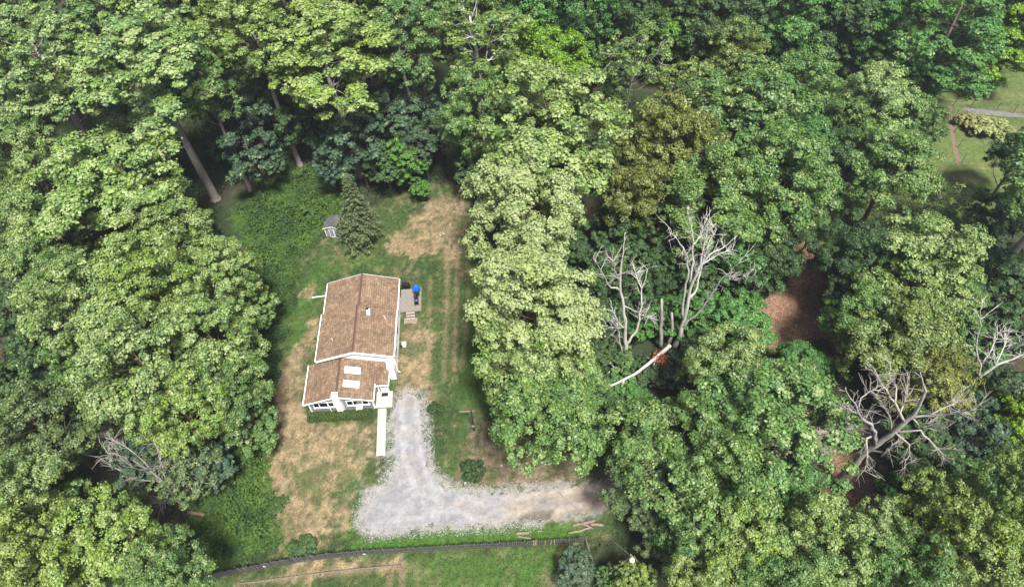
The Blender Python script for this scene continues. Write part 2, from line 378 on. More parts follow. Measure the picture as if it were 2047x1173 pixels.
# driveway: gravel sheet with a ragged edge, turning into a dirt lane under the trees
rx = np.arange(-24, 46, .17); ry = np.arange(18, 48, .17)
cx, cy = np.meshgrid((rx[:-1] + rx[1:]) / 2, (ry[:-1] + ry[1:]) / 2)
ins = sdist(cx, cy, road_p) - .3 + (fbm(cx, cy, 1.5, 3) - .5) * 1.0 + (fbm(cx, cy, .35, 8, 2) - .5) * .9 > 0
XR, YR = np.meshgrid(rx, ry); ii = np.arange(XR.size).reshape(XR.shape)
Fr = np.stack([ii[:-1, :-1], ii[:-1, 1:], ii[1:, 1:], ii[1:, :-1]], -1)[ins]
us, inv = np.unique(Fr, return_inverse=True)
xr, yr = XR.ravel()[us], YR.ravel()[us]
grv, tan_ = np.array((.20, .20, .205)), np.array((.21, .175, .14))
a_, b_, c_ = fbm(xr, yr, 3, 41), fbm(xr * .5, yr, .9, 43), fbm(xr, yr, .5, 47, 2)
tm = np.clip(sstep(-14, 12, xr) * .95 + (a_ - .5) * .9 + (b_ - .5) * .7, 0, 1)
up = sstep(34, 40, yr); tm = np.clip(tm + up * .45 * sstep(.4, .6, b_), 0, 1)
mid = ldist(xr, yr, g2([(818, 790), (822, 900), (850, 985), (960, 1020), (1200, 990), (1700, 860)]))
CRd = grv * (1 - tm[:, None]) + tan_ * tm[:, None]
CRd = CRd * (.80 + .42 * b_[:, None]) * (.74 + .5 * c_[:, None])
CRd = CRd * (1 + .20 * sstep(.35, .1, np.abs(mid - .85) - .12)[:, None] * (a_[:, None] > .4))
wet = sstep(-.3, .4, sdist(xr, yr, g2([(1035, 1048), (1040, 1032), (1070, 1018), (1110, 1018), (1095, 1040), (1060, 1050)])) + (a_ - .5) * .8)
CRd = CRd * (1 - .52 * wet[:, None])
wet2 = sstep(-.2, .3, sdist(xr, yr, g2([(1076, 1002), (1095, 996), (1094, 1004), (1082, 1008)])) + (c_ - .5) * .4)
CRd = CRd * (1 - .4 * wet2[:, None])
tag(link('driveway', np_mesh('driveway', np.stack([xr, yr, np.full_like(xr, .006)], -1), inv.reshape(-1, 4), 'gravel', colr=CRd)), kind='structure')

# loose stones along the gravel edge, as one mass
P = np.stack([rng.uniform(-25, 2, 60000), rng.uniform(18, 46, 60000)], 1)
d = sdist(P[:, 0], P[:, 1], road_p)
P = P[(d > -.9) & (d < .8) & (rng.random(len(P)) < np.exp(-np.abs(d + .2) * 1.3))][:7000]
n = len(P); s = rng.uniform(.025, .075, n); a = rng.uniform(0, 6.28, n)
octv = np.array([(1, 0, 0), (0, 1, 0), (-1, 0, 0), (0, -1, 0), (0, 0, .7)])
ca, sa = np.cos(a), np.sin(a)
VV = np.stack([(octv[None, :, 0] * ca[:, None] - octv[None, :, 1] * sa[:, None]) * s[:, None] + P[:, 0:1],
               (octv[None, :, 0] * sa[:, None] + octv[None, :, 1] * ca[:, None]) * s[:, None] * .75 + P[:, 1:2],
               octv[None, :, 2] * s[:, None] + .004], -1).reshape(-1, 3)
FF = (np.array([(0, 1, 4), (1, 2, 4), (2, 3, 4), (3, 0, 4)])[None] + (np.arange(n) * 5)[:, None, None]).reshape(-1, 3)
tag(link('loose_stones', np_mesh('loose_stones', VV, FF, 'stone')), 'loose grey stones scattered along the gravel driveway edge', 'gravel', kind='stuff')

# ------------------------------------------------------------------ leaf cards
def leaf_cards(P, N, size, rg, fold=.18, aspect=.42, T=None):
    n = len(P); U = rg.normal(size=(n, 3)) if T is None else T + rg.normal(size=(n, 3)) * .35
    U -= (U * N).sum(1, keepdims=True) * N; U /= np.linalg.norm(U, axis=1, keepdims=True) + 1e-9
    B = np.cross(N, U); s = np.asarray(size)[:, None] if hasattr(size, '__len__') else size
    V = np.stack([P - U * s * .5, P + B * s * aspect - N * s * fold, P + U * s * .5 - N * s * .12, P - B * s * aspect - N * s * fold], 1)
    return V.reshape(-1, 3), np.arange(4 * n).reshape(n, 4)
def unit(v): return v / (np.linalg.norm(v, axis=1, keepdims=True) + 1e-9)

# grass tufts over lawn, field and meadow (one mass)
NB = 300000
P = np.stack([rng.uniform(-46, 40, NB), rng.uniform(14, 86, NB)], 1)
dl = np.maximum(sdist(P[:, 0], P[:, 1], lawn_p), sdist(P[:, 0], P[:, 1], field_p))
hx0, hx1, hy0, hy1 = -24.0, -14.4, 38.4, 54.2
keep = (dl > -1) & (sdist(P[:, 0], P[:, 1], road_p) < -.15) & ~((P[:, 0] > hx0) & (P[:, 0] < hx1) & (P[:, 1] > hy0) & (P[:, 1] < hy1)) & ~((P[:, 0] > -16.4) & (P[:, 0] < -14.6) & (P[:, 1] > 32.4) & (P[:, 1] < 39.5))
keep &= ~((P[:, 0] > -14.5) & (P[:, 0] < -11.5) & (P[:, 1] > 51) & (P[:, 1] < 55.5))
P = P[keep][:130000]; n = len(P)
cl = ground_colour(P[:, 0], P[:, 1]) * rng.uniform(.55, 1.7, (n, 1))
h = rng.uniform(.06, .2, n) * (.6 + .9 * fbm(P[:, 0], P[:, 1], 2.5, 77)); a = rng.uniform(0, 6.28, n); wd = rng.uniform(.03, .075, n); ln = rng.normal(0, .06, (n, 2))
V = np.stack([np.stack([P[:, 0] + np.cos(a) * wd, P[:, 1] + np.sin(a) * wd, 0 * h], 1), np.stack([P[:, 0] - np.cos(a) * wd, P[:, 1] - np.sin(a) * wd, 0 * h], 1),
              np.stack([P[:, 0] + ln[:, 0], P[:, 1] + ln[:, 1], h], 1)], 1).reshape(-1, 3)
tag(link('lawn_grass', np_mesh('lawn_grass', V, np.arange(3 * n).reshape(n, 3), 'grass_blades', colr=np.repeat(cl, 3, 0))), 'patchy mown grass, part green and part straw coloured', 'grass', kind='stuff')

P = np.stack([rng.uniform(24, 62, 60000), rng.uniform(52, 105, 60000)], 1)
P = P[(sdist(P[:, 0], P[:, 1], meadow_p) > -1)][:30000]; n = len(P)
cl = ground_colour(P[:, 0], P[:, 1]) * rng.uniform(.5, 1.6, (n, 1)); h = rng.uniform(.1, .3, n); a = rng.uniform(0, 6.28, n); wd = rng.uniform(.06, .12, n); ln = rng.normal(0, .1, (n, 2))
V = np.stack([np.stack([P[:, 0] + np.cos(a) * wd, P[:, 1] + np.sin(a) * wd, 0 * h], 1), np.stack([P[:, 0] - np.cos(a) * wd, P[:, 1] - np.sin(a) * wd, 0 * h], 1), np.stack([P[:, 0] + ln[:, 0], P[:, 1] + ln[:, 1], h], 1)], 1).reshape(-1, 3)
tag(link('meadow_grass', np_mesh('meadow_grass', V, np.arange(3 * n).reshape(n, 3), 'grass_blades', colr=np.repeat(cl, 3, 0))), 'rough pale meadow grass around the fenced garden', 'grass', kind='stuff')
rg = np.random.default_rng(8); P = rg.uniform((10, 20), (48, 60), (60000, 2)); k = np.maximum(sdist(P[:, 0], P[:, 1], litter_p), sdist(P[:, 0], P[:, 1], litter2_p)) + rg.normal(0, .6, len(P)) > 0; P = P[k][:9000]; n = len(P)
V, F = leaf_cards(np.column_stack([P, rg.uniform(.02, .07, n)]), unit(np.array([0, 0, 1.]) + rg.normal(size=(n, 3)) * .35), .2 * rg.uniform(.6, 1.3, n), rg)
tag(link('leaf_litter', np_mesh('leaf_litter', V, F, 'grass_blades', colr=np.repeat(np.array((.22, .125, .08)) * rg.uniform(.45, 1.6, (n, 1)), 4, 0))), 'fallen brown leaves covering the woodland clearing', 'leaves', kind='stuff')

# vines and rank weeds between the lawn and the woods (one mass)
def cover(name, poly, num, hmax, size, cols, label, cat, seed, margin=0.0):
    rg = np.random.default_rng(seed); lo, hi = poly.min(0) - 2, poly.max(0) + 2
    P = rg.uniform(lo, hi, (num, 2)); x, y = P[:, 0], P[:, 1]
    dd = sdist(x, y, poly) + (fbm(x, y, 2, seed) - .5) * 4 + margin
    k = (dd > 0) & (sdist(x, y, road_p) < -.4); P, dd = P[k], dd[k]; x, y = P[:, 0], P[:, 1]
    mound = fbm(x, y, 1.5, seed + 3, 3); mound = sstep(.3, .75, mound) * hmax * np.clip(dd / 2, .15, 1)
    z = mound * (1 - .5 * rg.random(len(P)) ** 2) + .05; n = len(P)
    e = .12; gxn = (fbm(x + e, y, 1.5, seed + 3, 3) - fbm(x - e, y, 1.5, seed + 3, 3)) * hmax * 3
    gyn = (fbm(x, y + e, 1.5, seed + 3, 3) - fbm(x, y - e, 1.5, seed + 3, 3)) * hmax * 3
    N = unit(np.stack([-gxn, -gyn, np.full(n, .7)], 1) + rg.normal(size=(n, 3)) * .45)
    V, F = leaf_cards(np.column_stack([x, y, z]), N, size * rg.uniform(.6, 1.3, n), rg)
    t = np.clip(fbm(x, y, 2.6, seed + 9) * 2.2 - .6 + rg.normal(0, .15, n), 0, 1)[:, None]
    cc = (np.array(cols[0]) * (1 - t) + np.array(cols[1]) * t) * rg.uniform(.65, 1.4, (n, 1))
    return tag(link(name, np_mesh(name, V, F, 'grass_blades', colr=np.repeat(cc, 4, 0))), label, cat, kind='stuff')
cover('ground_vines', brush_p, 90000, 1.2, .27, ((.034, .068, .024), (.072, .128, .024)), 'rank green vines and weeds between the lawn and the woods', 'weeds', 21, .3)
forest_p = np.array([(-70, 14), (70, 14), (70, 110), (-70, 110)], float)
def forest_cover():
    rg = np.random.default_rng(77); P = rg.uniform((-75, 10), (75, 125), (150000, 2)); x, y = P[:, 0], P[:, 1]
    op = np.max([sdist(x, y, q) for q in (lawn_p, field_p, meadow_p, brush_p, road_p, clear_p, litter_p, litter2_p)], 0)
    k = (op < -.3) & (fbm(x, y, 4, 90) > .42); P = P[k][:60000]; x, y = P[:, 0], P[:, 1]; n = len(P)
    z = rg.random(n) * 1.0 * fbm(x, y, 2, 92) + .05
    N = unit(np.array([0, 0, .8]) + rg.normal(size=(n, 3)) * .5)
    V, F = leaf_cards(np.column_stack([x, y, z]), N, .38 * rg.uniform(.6, 1.3, n), rg)
    cc = np.array((.035, .065, .025)) * rg.uniform(.6, 1.6, (n, 1))
    tag(link('forest_undergrowth', np_mesh('forest_undergrowth', V, F, 'grass_blades', colr=np.repeat(cc, 4, 0))), 'low leafy undergrowth on the shaded woodland floor', 'undergrowth', kind='stuff')
forest_cover()

# ================================================================== TREES
def crown_mesh(name, seed, R, h0, h1, lobes, clumps, leaves, size, mat='leaves', lobe=.33, fill=.8, low=-.55, clump=.115):
    rg = np.random.default_rng(seed); zc, rz = (h0 + h1) / 2, (h1 - h0) / 2
    k = np.arange(lobes); zz = 1 - (k + .5) / lobes * (1 - low) ; ph = k * 2.39996 + rg.uniform(0, 6)
    d1 = np.stack([np.sqrt(1 - zz ** 2) * np.cos(ph), np.sqrt(1 - zz ** 2) * np.sin(ph), zz], 1); d1 = unit(d1 + rg.normal(size=d1.shape) * .16)
    nin = max(2, lobes // 6)
    rad = rg.uniform(.50, .92, lobes); rad[:nin] = rg.uniform(.25, .5, nin); rg.shuffle(rad)
    ax = np.array([R, R, rz]); ctr = np.array([0, 0, zc]) + d1 * ax * rad[:, None]
    lr = R * lobe * rg.uniform(.6, 1.25, lobes)
    # clumps of leaves over each lobe
    li = np.repeat(np.arange(lobes), clumps); m = len(li)
    d2 = unit(rg.normal(size=(m, 3)) + d1[li] * .55 + np.array([0, 0, .55]))
    cp = ctr[li] + d2 * lr[li, None] * np.array([1, 1, .8]) * rg.uniform(.55, 1.08, (m, 1))
    ext = np.linalg.norm((cp - [0, 0, zc]) / ax, axis=1); over = np.maximum(ext / 1.06, 1); cp = (cp - [0, 0, zc]) / over[:, None] + [0, 0, zc]
    kk = rg.random(m) < fill; cp, d2, li = cp[kk], d2[kk], li[kk]; m = len(cp)
    cr = R * clump * rg.uniform(.6, 1.4, m); tone = rg.random(m)
    # leaves of each clump
    ci = np.repeat(np.arange(m), leaves); n = len(ci)
    d3 = unit(rg.normal(size=(n, 3)) + np.array([0, 0, .35]) + d2[ci] * .35)
    p = cp[ci] + d3 * cr[ci, None] * np.array([1, 1, .62]) * (rg.random((n, 1)) ** .45)
    N = unit(d3 * .9 + d2[ci] * .35 + np.array([0, 0, .5]) + rg.normal(size=(n, 3)) * .5)
    sz = size * rg.uniform(.6, 1.35, n)
    V, F = leaf_cards(p, N, sz, rg, T=d3)
    A = np.stack([rg.random(n), np.clip(tone[ci] + rg.normal(0, .12, n), 0, 1), np.clip(rg.random(n) * .5 + rg.random(m)[ci] * .5, 0, 1)], 1)
    return np_mesh(name, V, F, mat, attr=np.repeat(A, 4, 0)), ctr, cp
def trunk_mesh(name, seed, ctr, cp, H, h0, r0, mat, twigs=14):
    rs = random.Random(seed); mb = MB(); top = H * .86
    def axis(z): return Vector((math.sin(z * .35 + seed) * .02 * z, math.cos(z * .28 + seed * 2) * .02 * z, z))
    zs = [0, .25, .8, h0 * .6 + .3, h0, (h0 + top) * .5, top]; zs = sorted(set(round(z, 2) for z in zs))
    rr = [r0 * 1.5 if z == 0 else r0 * (1.15 if z < .5 else 1) * max(.12, 1 - .85 * (z / top) ** 1.25) for z in zs]
    mb.tube([axis(z) for z in zs], rr, 9)
    for c in ctr:
        c = Vector(c); hz = max(h0 * .85, c.z - (Vector((c.x, c.y, 0)).length) * rs.uniform(.7, 1.1)); hz = min(hz, top * .92)
        s = axis(hz); r = r0 * .42 * max(.25, 1 - hz / H)
        m_ = s.lerp(c, .5) + Vector((rs.uniform(-.3, .3), rs.uniform(-.3, .3), -.3))
        pts = bend([s, m_, c], 2, .05, rs); mb.tube(pts, [r * (1 - .75 * i / (len(pts) - 1)) for i in range(len(pts))], 5)
    lo = [Vector(c) for c in ctr]
    for i in rs.sample(range(len(cp)), min(twigs, len(cp))):
        q = Vector(cp[i]); s = min(lo, key=lambda c: (c - q).length)
        mb.tube(bend([s, q], 3, .08, rs), [.05, .04, .03, .015], 4, False)
    return mb.mesh(name, mat, True)
KIND = {}
def make_kind(kind, num, R, H, f0, lobes, clumps, leaves, size, r0, bark, **kw):
    KIND[kind] = []
    for i in range(num):
        sd_ = hash((len(KIND), i)) % 1000 + 13 * i; tw = kw.get('twigs', 14); kw2 = {a: b for a, b in kw.items() if a != 'twigs'}
        cm, ctr, cp = crown_mesh('crown', sd_, R, H * f0, H, lobes, clumps, leaves, size, **kw2)
        KIND[kind].append((cm, trunk_mesh('trunk', sd_, ctr, cp, H, H * f0, r0, bark, tw), R, H, f0))
make_kind('tall', 4, 5.5, 30, .42, 31, 15, 84, .27, .42, 'bark_grey', low=-.8)
make_kind('broad', 7, 6.5, 20, .26, 32, 17, 84, .265, .36, 'bark_brown')
make_kind('small', 4, 3.4, 10, .10, 19, 14, 66, .23, .14, 'bark_brown', lobe=.38, fill=.9)
make_kind('sparse', 2, 5.5, 20, .30, 22, 12, 34, .30, .24, 'bark_grey', twigs=60, fill=.65, lobe=.4)
make_kind('sycamore', 1, 5.5, 30, .42, 24, 13, 42, .32, .45, 'bark_white', twigs=70, fill=.7)
make_kind('bush', 3, 1.0, 1.5, .02, 12, 10, 50, .15, .05, 'bark_brown', lobe=.45, twigs=4, fill=.95, clump=.2, low=-.8)
make_kind('dense', 2, 5.5, 20, .06, 40, 15, 70, .28, .3, 'bark_brown', fill=.9, low=-.9)

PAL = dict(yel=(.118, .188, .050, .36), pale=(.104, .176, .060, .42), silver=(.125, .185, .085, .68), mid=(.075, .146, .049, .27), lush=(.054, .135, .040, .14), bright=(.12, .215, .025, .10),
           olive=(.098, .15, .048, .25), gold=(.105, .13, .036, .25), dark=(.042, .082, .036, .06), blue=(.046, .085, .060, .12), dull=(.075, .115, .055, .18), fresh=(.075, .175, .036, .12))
BASES = []
_cnt = {}
def plant(kind, base, s, sz, pal, name, label, cat, group=None, rz=None, lean=(0, 0)):
    i = _cnt.get(kind, 0); _cnt[kind] = i + 1
    cm, tm_, R, H, f0 = KIND[kind][i % len(KIND[kind])]
    o = empty(name, (base[0], base[1], -.03), rng.uniform(0, 6.28) if rz is None else rz, label, cat, group)
    o.scale = (s, s, sz); o.rotation_euler.x, o.rotation_euler.y = lean
    c = link('crown', cm, o); link('trunk', tm_, o)
    p = PAL[pal] if isinstance(pal, str) else pal
    j = rng.uniform(.9, 1.12); c.color = (p[0] * j * rng.uniform(.94, 1.06), p[1] * j, p[2] * j * rng.uniform(.9, 1.1), p[3])
    BASES.append((base[0], base[1], kind)); return o
def tree(kind, px, py, hw, H, pal, label, group=None, name='tree'):
    """crown seen centred on photo pixel (px, py) with half width hw; a tree H metres tall stands under it"""
    _, _, R, H0, f0 = KIND[kind][0]; zc = H * (1 + f0) / 2; b = at(px, py, zc)
    _, _, dep = proj(b); Rm = hw / FPX * dep[0] * 1.02
    return plant(kind, b, Rm / R, H / H0, pal, name, label, 'tree', group)

W_L, W_R, W_B = 'woods on the skylight side', 'woods beyond the lane', 'woods behind'
G = {
 'poplar': ('tall straight poplar with a pale yellow green crown in the woods behind the shed', 'tall poplars behind the shed'),
 'leftpale': ('large pale green maple in the woods facing the house wall away from the deck', 'pale maples across the weeds from the house'),
 'leftdark': ('dark green tree shaded by the pale maples across the weeds from the house', 'shaded trees among the pale maples'),
 'corner': ('pale yellow green maple at the end of the picket fence by the weeds', 'pale maples at the picket fence end'),
 'bluebush': ('dense blue green tree in shade behind the spruce and shed', 'blue green trees behind the shed'),
 'fargreen': ('mid green tree in the far wood beyond the meadow and the sycamore', 'far green trees'),
 'rightgreen': ('rounded mid green tree between the dead trees and the fenced garden', 'green trees towards the fenced garden'),
 'lane': ('broad bright green tree overhanging the dirt lane past the dead trees', 'broad trees over the dirt lane'),
 'front': ('yellow green tree on the near side of the dirt lane beyond the fence corner', 'trees on the near side of the lane'),
 'gold': ('golden olive oak standing behind the dead trees', 'golden olive oaks'),
 'shade': ('dark green shaded tree growing around the bare dead trees', 'shaded trees around the dead trees'),
}
GROUPED = []
def gt(key, kind, px, py, hw, H, pal):
    o = tree(kind, px, py, hw, H, pal, G[key][0], G[key][1]); GROUPED.append((key, pal, o)); return o
# --- the tall poplars up behind the shed
tree('tall', 298, 140, 138, 31, 'pale', 'tall poplar with long bare grey trunk rising from the weeds, widest crown behind the shed')
tree('tall', 505, 70, 88, 31, 'yel', 'tall poplar with forked bare trunk standing on the grass behind the shed')
tree('tall', 655, 120, 128, 28, 'yel', 'wide yellow green poplar leaning over the blue green trees behind the spruce')
for a_ in ((85, 130, 112, 30, 'pale'), (20, 40, 95, 30, 'mid'), (185, 8, 90, 30, 'mid'), (330, -15, 95, 30, 'yel'), (440, -10, 90, 30, 'yel'), (570, 10, 95, 30, 'yel'), (720, 30, 100, 29, 'olive'), (800, 90, 80, 26, 'mid'), (820, 0, 90, 28, 'mid'), (405, 170, 62, 26, 'mid')):
    gt('poplar', 'tall', *a_)
tree('sycamore', 950, 75, 105, 27, 'olive', 'sycamore with white trunk and pale branches showing through sparse leaves', name='sycamore_tree')
# --- pale maples, wall side of the house
for a_ in ((225, 385, 150, 21, 'pale'), (45, 335, 85, 21, 'pale'), (70, 490, 95, 19, 'pale'), (175, 640, 112, 20, 'pale'), (310, 590, 105, 20, 'yel'), (300, 740, 122, 20, 'pale'), (435, 690, 100, 17, 'pale'), (455, 555, 75, 16, 'pale'),
           (350, 470, 85, 17, 'pale'), (130, 560, 70, 17, 'mid'), (365, 825, 88, 17, 'yel'), (470, 790, 75, 14, 'mid')):
    gt('leftpale', 'broad', *a_)
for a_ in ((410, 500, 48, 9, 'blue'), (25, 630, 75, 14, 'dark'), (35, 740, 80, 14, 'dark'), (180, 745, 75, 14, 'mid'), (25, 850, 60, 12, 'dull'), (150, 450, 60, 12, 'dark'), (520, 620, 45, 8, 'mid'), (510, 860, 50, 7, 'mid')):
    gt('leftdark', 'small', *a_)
tree('broad', 95, 860, 105, 15, 'dull', 'large dull green tree with a dense rounded crown below the pale maples')
for a_ in ((55, 995, 88, 17, 'pale'), (205, 1085, 110, 15, 'yel'), (60, 1110, 110, 18, 'yel'), (330, 1150, 85, 14, 'mid')): gt('corner', 'broad', *a_)
tree('small', 425, 945, 50, 6.5, 'blue', 'dark blue green rounded tree among the weeds beside the leaning bare tree')
tree('sparse', 365, 940, 75, 9, 'dull', 'thin grey green tree tangled with the leaning bare tree in the weeds')
# --- behind the house
for a_ in ((800, 235, 78, 15, 'blue'), (715, 295, 68, 14, 'blue'), (845, 290, 50, 12, 'blue'), (670, 335, 45, 10, 'blue'), (770, 330, 50, 9, 'dark'), (490, 235, 80, 15, 'blue'), (500, 315, 62, 12, 'blue'), (620, 240, 60, 15, 'dark'), (560, 150, 60, 17, 'dark')):
    gt('bluebush', 'small', *a_)
tree('small', 812, 332, 42, 9.5, 'fresh', 'small vivid green tree on the lawn edge behind the spruce')
tree('small', 645, 265, 36, 10, 'fresh', 'small bright green tree beside the forked poplar trunk')
tree('small', 838, 378, 22, 4.5, 'fresh', 'low vivid green sapling leaning at the dry lawn corner')
# --- row of silver maples along the lawn
tree('broad', 1100, 285, 152, 25, 'pale', 'largest round maple at the back of the row along the lawn')
tree('broad', 958, 240, 75, 21, 'mid', 'mid green maple at the back corner of the lawn beside the sycamore')
tree('broad', 1045, 425, 118, 22, 'silver', 'silvery white green maple with the palest crown in the row along the lawn')
tree('broad', 1070, 620, 138, 22, 'silver', 'broad silvery maple in the row along the lawn beside the bare dead tree')
tree('broad', 1065, 735, 112, 18, 'pale', 'pale green maple above the utility pole in the row along the lawn')
tree('broad', 1095, 835, 112, 15.5, 'mid', 'mid green maple at the driveway end of the row with its trunk in bare dirt')
tree('small', 945, 340, 45, 9, 'dark', 'dark green shrub tree under the pale maples at the dry lawn corner')
tree('small', 1195, 880, 45, 7, 'dark', 'low dark green tree between the driveway maple and the lane')
# --- beyond the dead trees
for a_ in ((1330, 300, 100, 21, 'gold'), (1280, 390, 75, 17, 'gold'), (1390, 330, 60, 18, 'gold')): gt('gold', 'broad', *a_)
tree('broad', 1092, 150, 95, 19, 'bright', 'bright lime green tree beside the white sycamore')
tree('sparse', 1265, 130, 75, 20, 'olive', 'thin grey green tree with open feathery crown beside the lime green tree')
tree('sparse', 1380, 190, 70, 18, 'olive', 'thin grey green tree with twiggy crown behind the golden oaks')
tree('broad', 1458, 122, 70, 17, 'olive', 'olive tinged round tree at the meadow edge before the far wood')
for a_ in ((1500, 235, 122, 20, 'mid'), (1595, 180, 75, 18, 'mid'), (1735, 215, 90, 18, 'pale'), (1830, 265, 50, 14, 'mid'), (1560, 365, 112, 20, 'mid'), (1440, 420, 112, 19, 'mid'), (1778, 345, 92, 17, 'mid'), (1610, 300, 70, 15, 'lush'), (1680, 250, 60, 15, 'mid'), (1470, 480, 80, 14, 'lush'), (1545, 500, 70, 14, 'dark'), (1700, 330, 70, 15, 'dark'), (1610, 435, 45, 11, 'mid')):
    gt('rightgreen', 'broad', *a_)
for a_ in ((1060, 20, 85, 22, 'lush'), (1165, 25, 85, 21, 'lush'), (1260, 15, 75, 20, 'dark'), (1345, 65, 75, 17, 'fresh'), (1430, 15, 90, 22, 'dark'), (1565, 45, 85, 22, 'lush'), (1670, 40, 80, 21, 'dark'), (1740, 60, 65, 19, 'lush'), (1480, 60, 60, 18, 'dark'), (1620, 100, 55, 13, 'dark'), (1350, -30, 90, 22, 'dark'), (1640, -40, 90, 24, 'dark'), (1780, -30, 90, 24, 'lush'), (1180, 95, 55, 15, 'lush'), (985, 0, 70, 22, 'mid'), (2060, 5, 75, 20, 'lush'), (1960, -20, 70, 22, 'dark')):
    gt('fargreen', 'dense' if a_[1] > 30 else 'broad', *a_)
tree('dense', 1880, 100, 108, 21, 'lush', 'tall dense green tree column standing at the meadow edge by the wire fence')
tree('dense', 2030, 90, 72, 16, 'bright', 'yellow green tree beside the tall dense tree at the top of the meadow')
tree('broad', 1845, 535, 112, 17, 'pale', 'pale round tree between the meadow and the leaf littered clearing')
tree('broad', 1700, 510, 70, 15, 'dark', 'dark green tree shading the leaf littered clearing')
tree('sparse', 1910, 420, 60, 8, 'mid', 'loose low tree growing on the meadow below the wire fence')
tree('small', 2005, 430, 60, 11, 'dark', 'dark green tree at the edge of the meadow below the garden bed')
tree('broad', 2035, 320, 55, 12, 'dark', 'dark tree reaching into the fenced garden')
for a_ in ((1725, 640, 70, 14, 'mid'), (1800, 690, 110, 15, 'olive'), (1890, 620, 75, 12, 'mid'), (1850, 760, 85, 13, 'gold'), (1600, 730, 60, 8, 'lush')):
    gt('lane', 'broad', *a_)
for a_ in ((1340, 905, 130, 15, 'mid'), (1540, 860, 150, 18, 'mid'), (1450, 745, 85, 15, 'pale'), (1440, 960, 120, 17, 'mid'), (1560, 975, 72, 14, 'lush'), (1290, 965, 80, 12, 'dull')):
    gt('lane', 'broad', *a_)
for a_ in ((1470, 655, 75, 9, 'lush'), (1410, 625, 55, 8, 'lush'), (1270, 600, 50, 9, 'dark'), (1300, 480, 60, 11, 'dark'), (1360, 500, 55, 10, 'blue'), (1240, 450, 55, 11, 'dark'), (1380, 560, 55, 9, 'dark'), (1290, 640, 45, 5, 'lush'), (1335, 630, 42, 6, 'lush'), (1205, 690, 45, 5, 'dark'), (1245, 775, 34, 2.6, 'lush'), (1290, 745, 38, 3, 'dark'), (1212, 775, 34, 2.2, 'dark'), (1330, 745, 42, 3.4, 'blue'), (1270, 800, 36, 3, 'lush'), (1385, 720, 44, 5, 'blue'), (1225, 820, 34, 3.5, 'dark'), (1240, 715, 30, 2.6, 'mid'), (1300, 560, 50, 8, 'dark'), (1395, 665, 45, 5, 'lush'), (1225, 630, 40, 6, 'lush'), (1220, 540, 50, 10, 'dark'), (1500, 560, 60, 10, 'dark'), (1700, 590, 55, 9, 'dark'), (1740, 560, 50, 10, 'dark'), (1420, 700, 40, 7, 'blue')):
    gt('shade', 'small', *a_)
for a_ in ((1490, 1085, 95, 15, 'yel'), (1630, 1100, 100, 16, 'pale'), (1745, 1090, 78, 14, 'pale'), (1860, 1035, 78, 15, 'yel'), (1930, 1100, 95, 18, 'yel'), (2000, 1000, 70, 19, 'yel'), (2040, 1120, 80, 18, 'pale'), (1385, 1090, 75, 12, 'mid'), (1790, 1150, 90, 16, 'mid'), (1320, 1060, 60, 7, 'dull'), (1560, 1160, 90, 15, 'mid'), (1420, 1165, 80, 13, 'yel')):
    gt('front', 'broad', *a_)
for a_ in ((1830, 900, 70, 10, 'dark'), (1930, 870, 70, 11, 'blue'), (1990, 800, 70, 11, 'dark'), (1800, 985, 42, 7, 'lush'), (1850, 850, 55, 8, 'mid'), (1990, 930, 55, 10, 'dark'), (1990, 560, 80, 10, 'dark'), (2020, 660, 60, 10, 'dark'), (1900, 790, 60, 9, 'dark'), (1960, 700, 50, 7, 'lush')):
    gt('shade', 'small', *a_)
tree('small', 2035, 850, 55, 13, 'bright', 'bright lime tree deep in the shaded woods below the fallen grey trunk')
tree('small', 1150, 1140, 42, 4.5, 'blue', 'dark blue green shrub inside the fenced field at the fence corner')
tree('small', 1265, 1165, 45, 7, 'yel', 'yellow green young tree under the street light pole')
tree('small', 1220, 1160, 30, 5, 'mid', 'small green tree between the street light pole and the rail fence')
# big grey trunk whose crown lies beyond the picture
b = at(1945, 592); plant('tall', b, 1.25, .95, 'mid', 'tree', 'huge grey trunked tree leaning out past the dark trees below the meadow', 'tree', lean=(0, .05))

# each tree of a group is told apart by its tone and by the landmark it stands closest to
TONE = dict(yel='yellow green', pale='pale green', silver='silvery', mid='mid green', lush='deep green', bright='lime green', olive='olive', gold='golden olive', dark='dark green', blue='blue green', dull='dull green', fresh='vivid green')
NOUN = dict(poplar='tall woodland poplar', leftpale='broad maple', leftdark='small shaded tree', corner='fence end maple', bluebush='bushy shaded tree', fargreen='far wood tree', rightgreen='round crowned tree', lane='lane side tree', front='near lane tree', gold='oak', shade='low shaded tree')
MARKS = {'shed': (678, 460), 'spruce': (722, 482), 'drain pipe': (640, 592), 'grey front wing': (617, 823), 'leaning twiggy tree': (365, 1004), 'picket fence end': (405, 1160), 'sycamore': (985, 330), 'fallen white trunk': (1270, 740), 'twiggy dead tree': (1346, 700), 'leaf littered clearing': (1600, 640), 'black dead tree': (1589, 524), 'garden wire fence': (1915, 300), 'crooked grey dead tree': (1669, 967), 'light pole': (1250, 1150), 'driveway shrub': (947, 947), 'huge leaning trunk': (1945, 592)}
MK = {k: at(*v) for k, v in MARKS.items()}
ORD = ['closest', 'second closest', 'third closest', 'fourth closest', 'fifth closest', 'sixth closest', 'seventh closest', 'eighth closest', 'ninth closest', 'tenth closest', 'eleventh closest']
_by = {}
for key, pal, o in GROUPED:
    dist = {k: math.hypot(o.location.x - p[0], o.location.y - p[1]) for k, p in MK.items()}
    k = min(dist, key=dist.get); _by.setdefault((key, pal, k), []).append((dist[k], o))
for (key, pal, k), lst in _by.items():
    for i, (_, o) in enumerate(sorted(lst, key=lambda q: q[0])):
        o['label'] = f"{TONE[pal]} {NOUN[key]}, {ORD[i]} of its kind to the {k}"

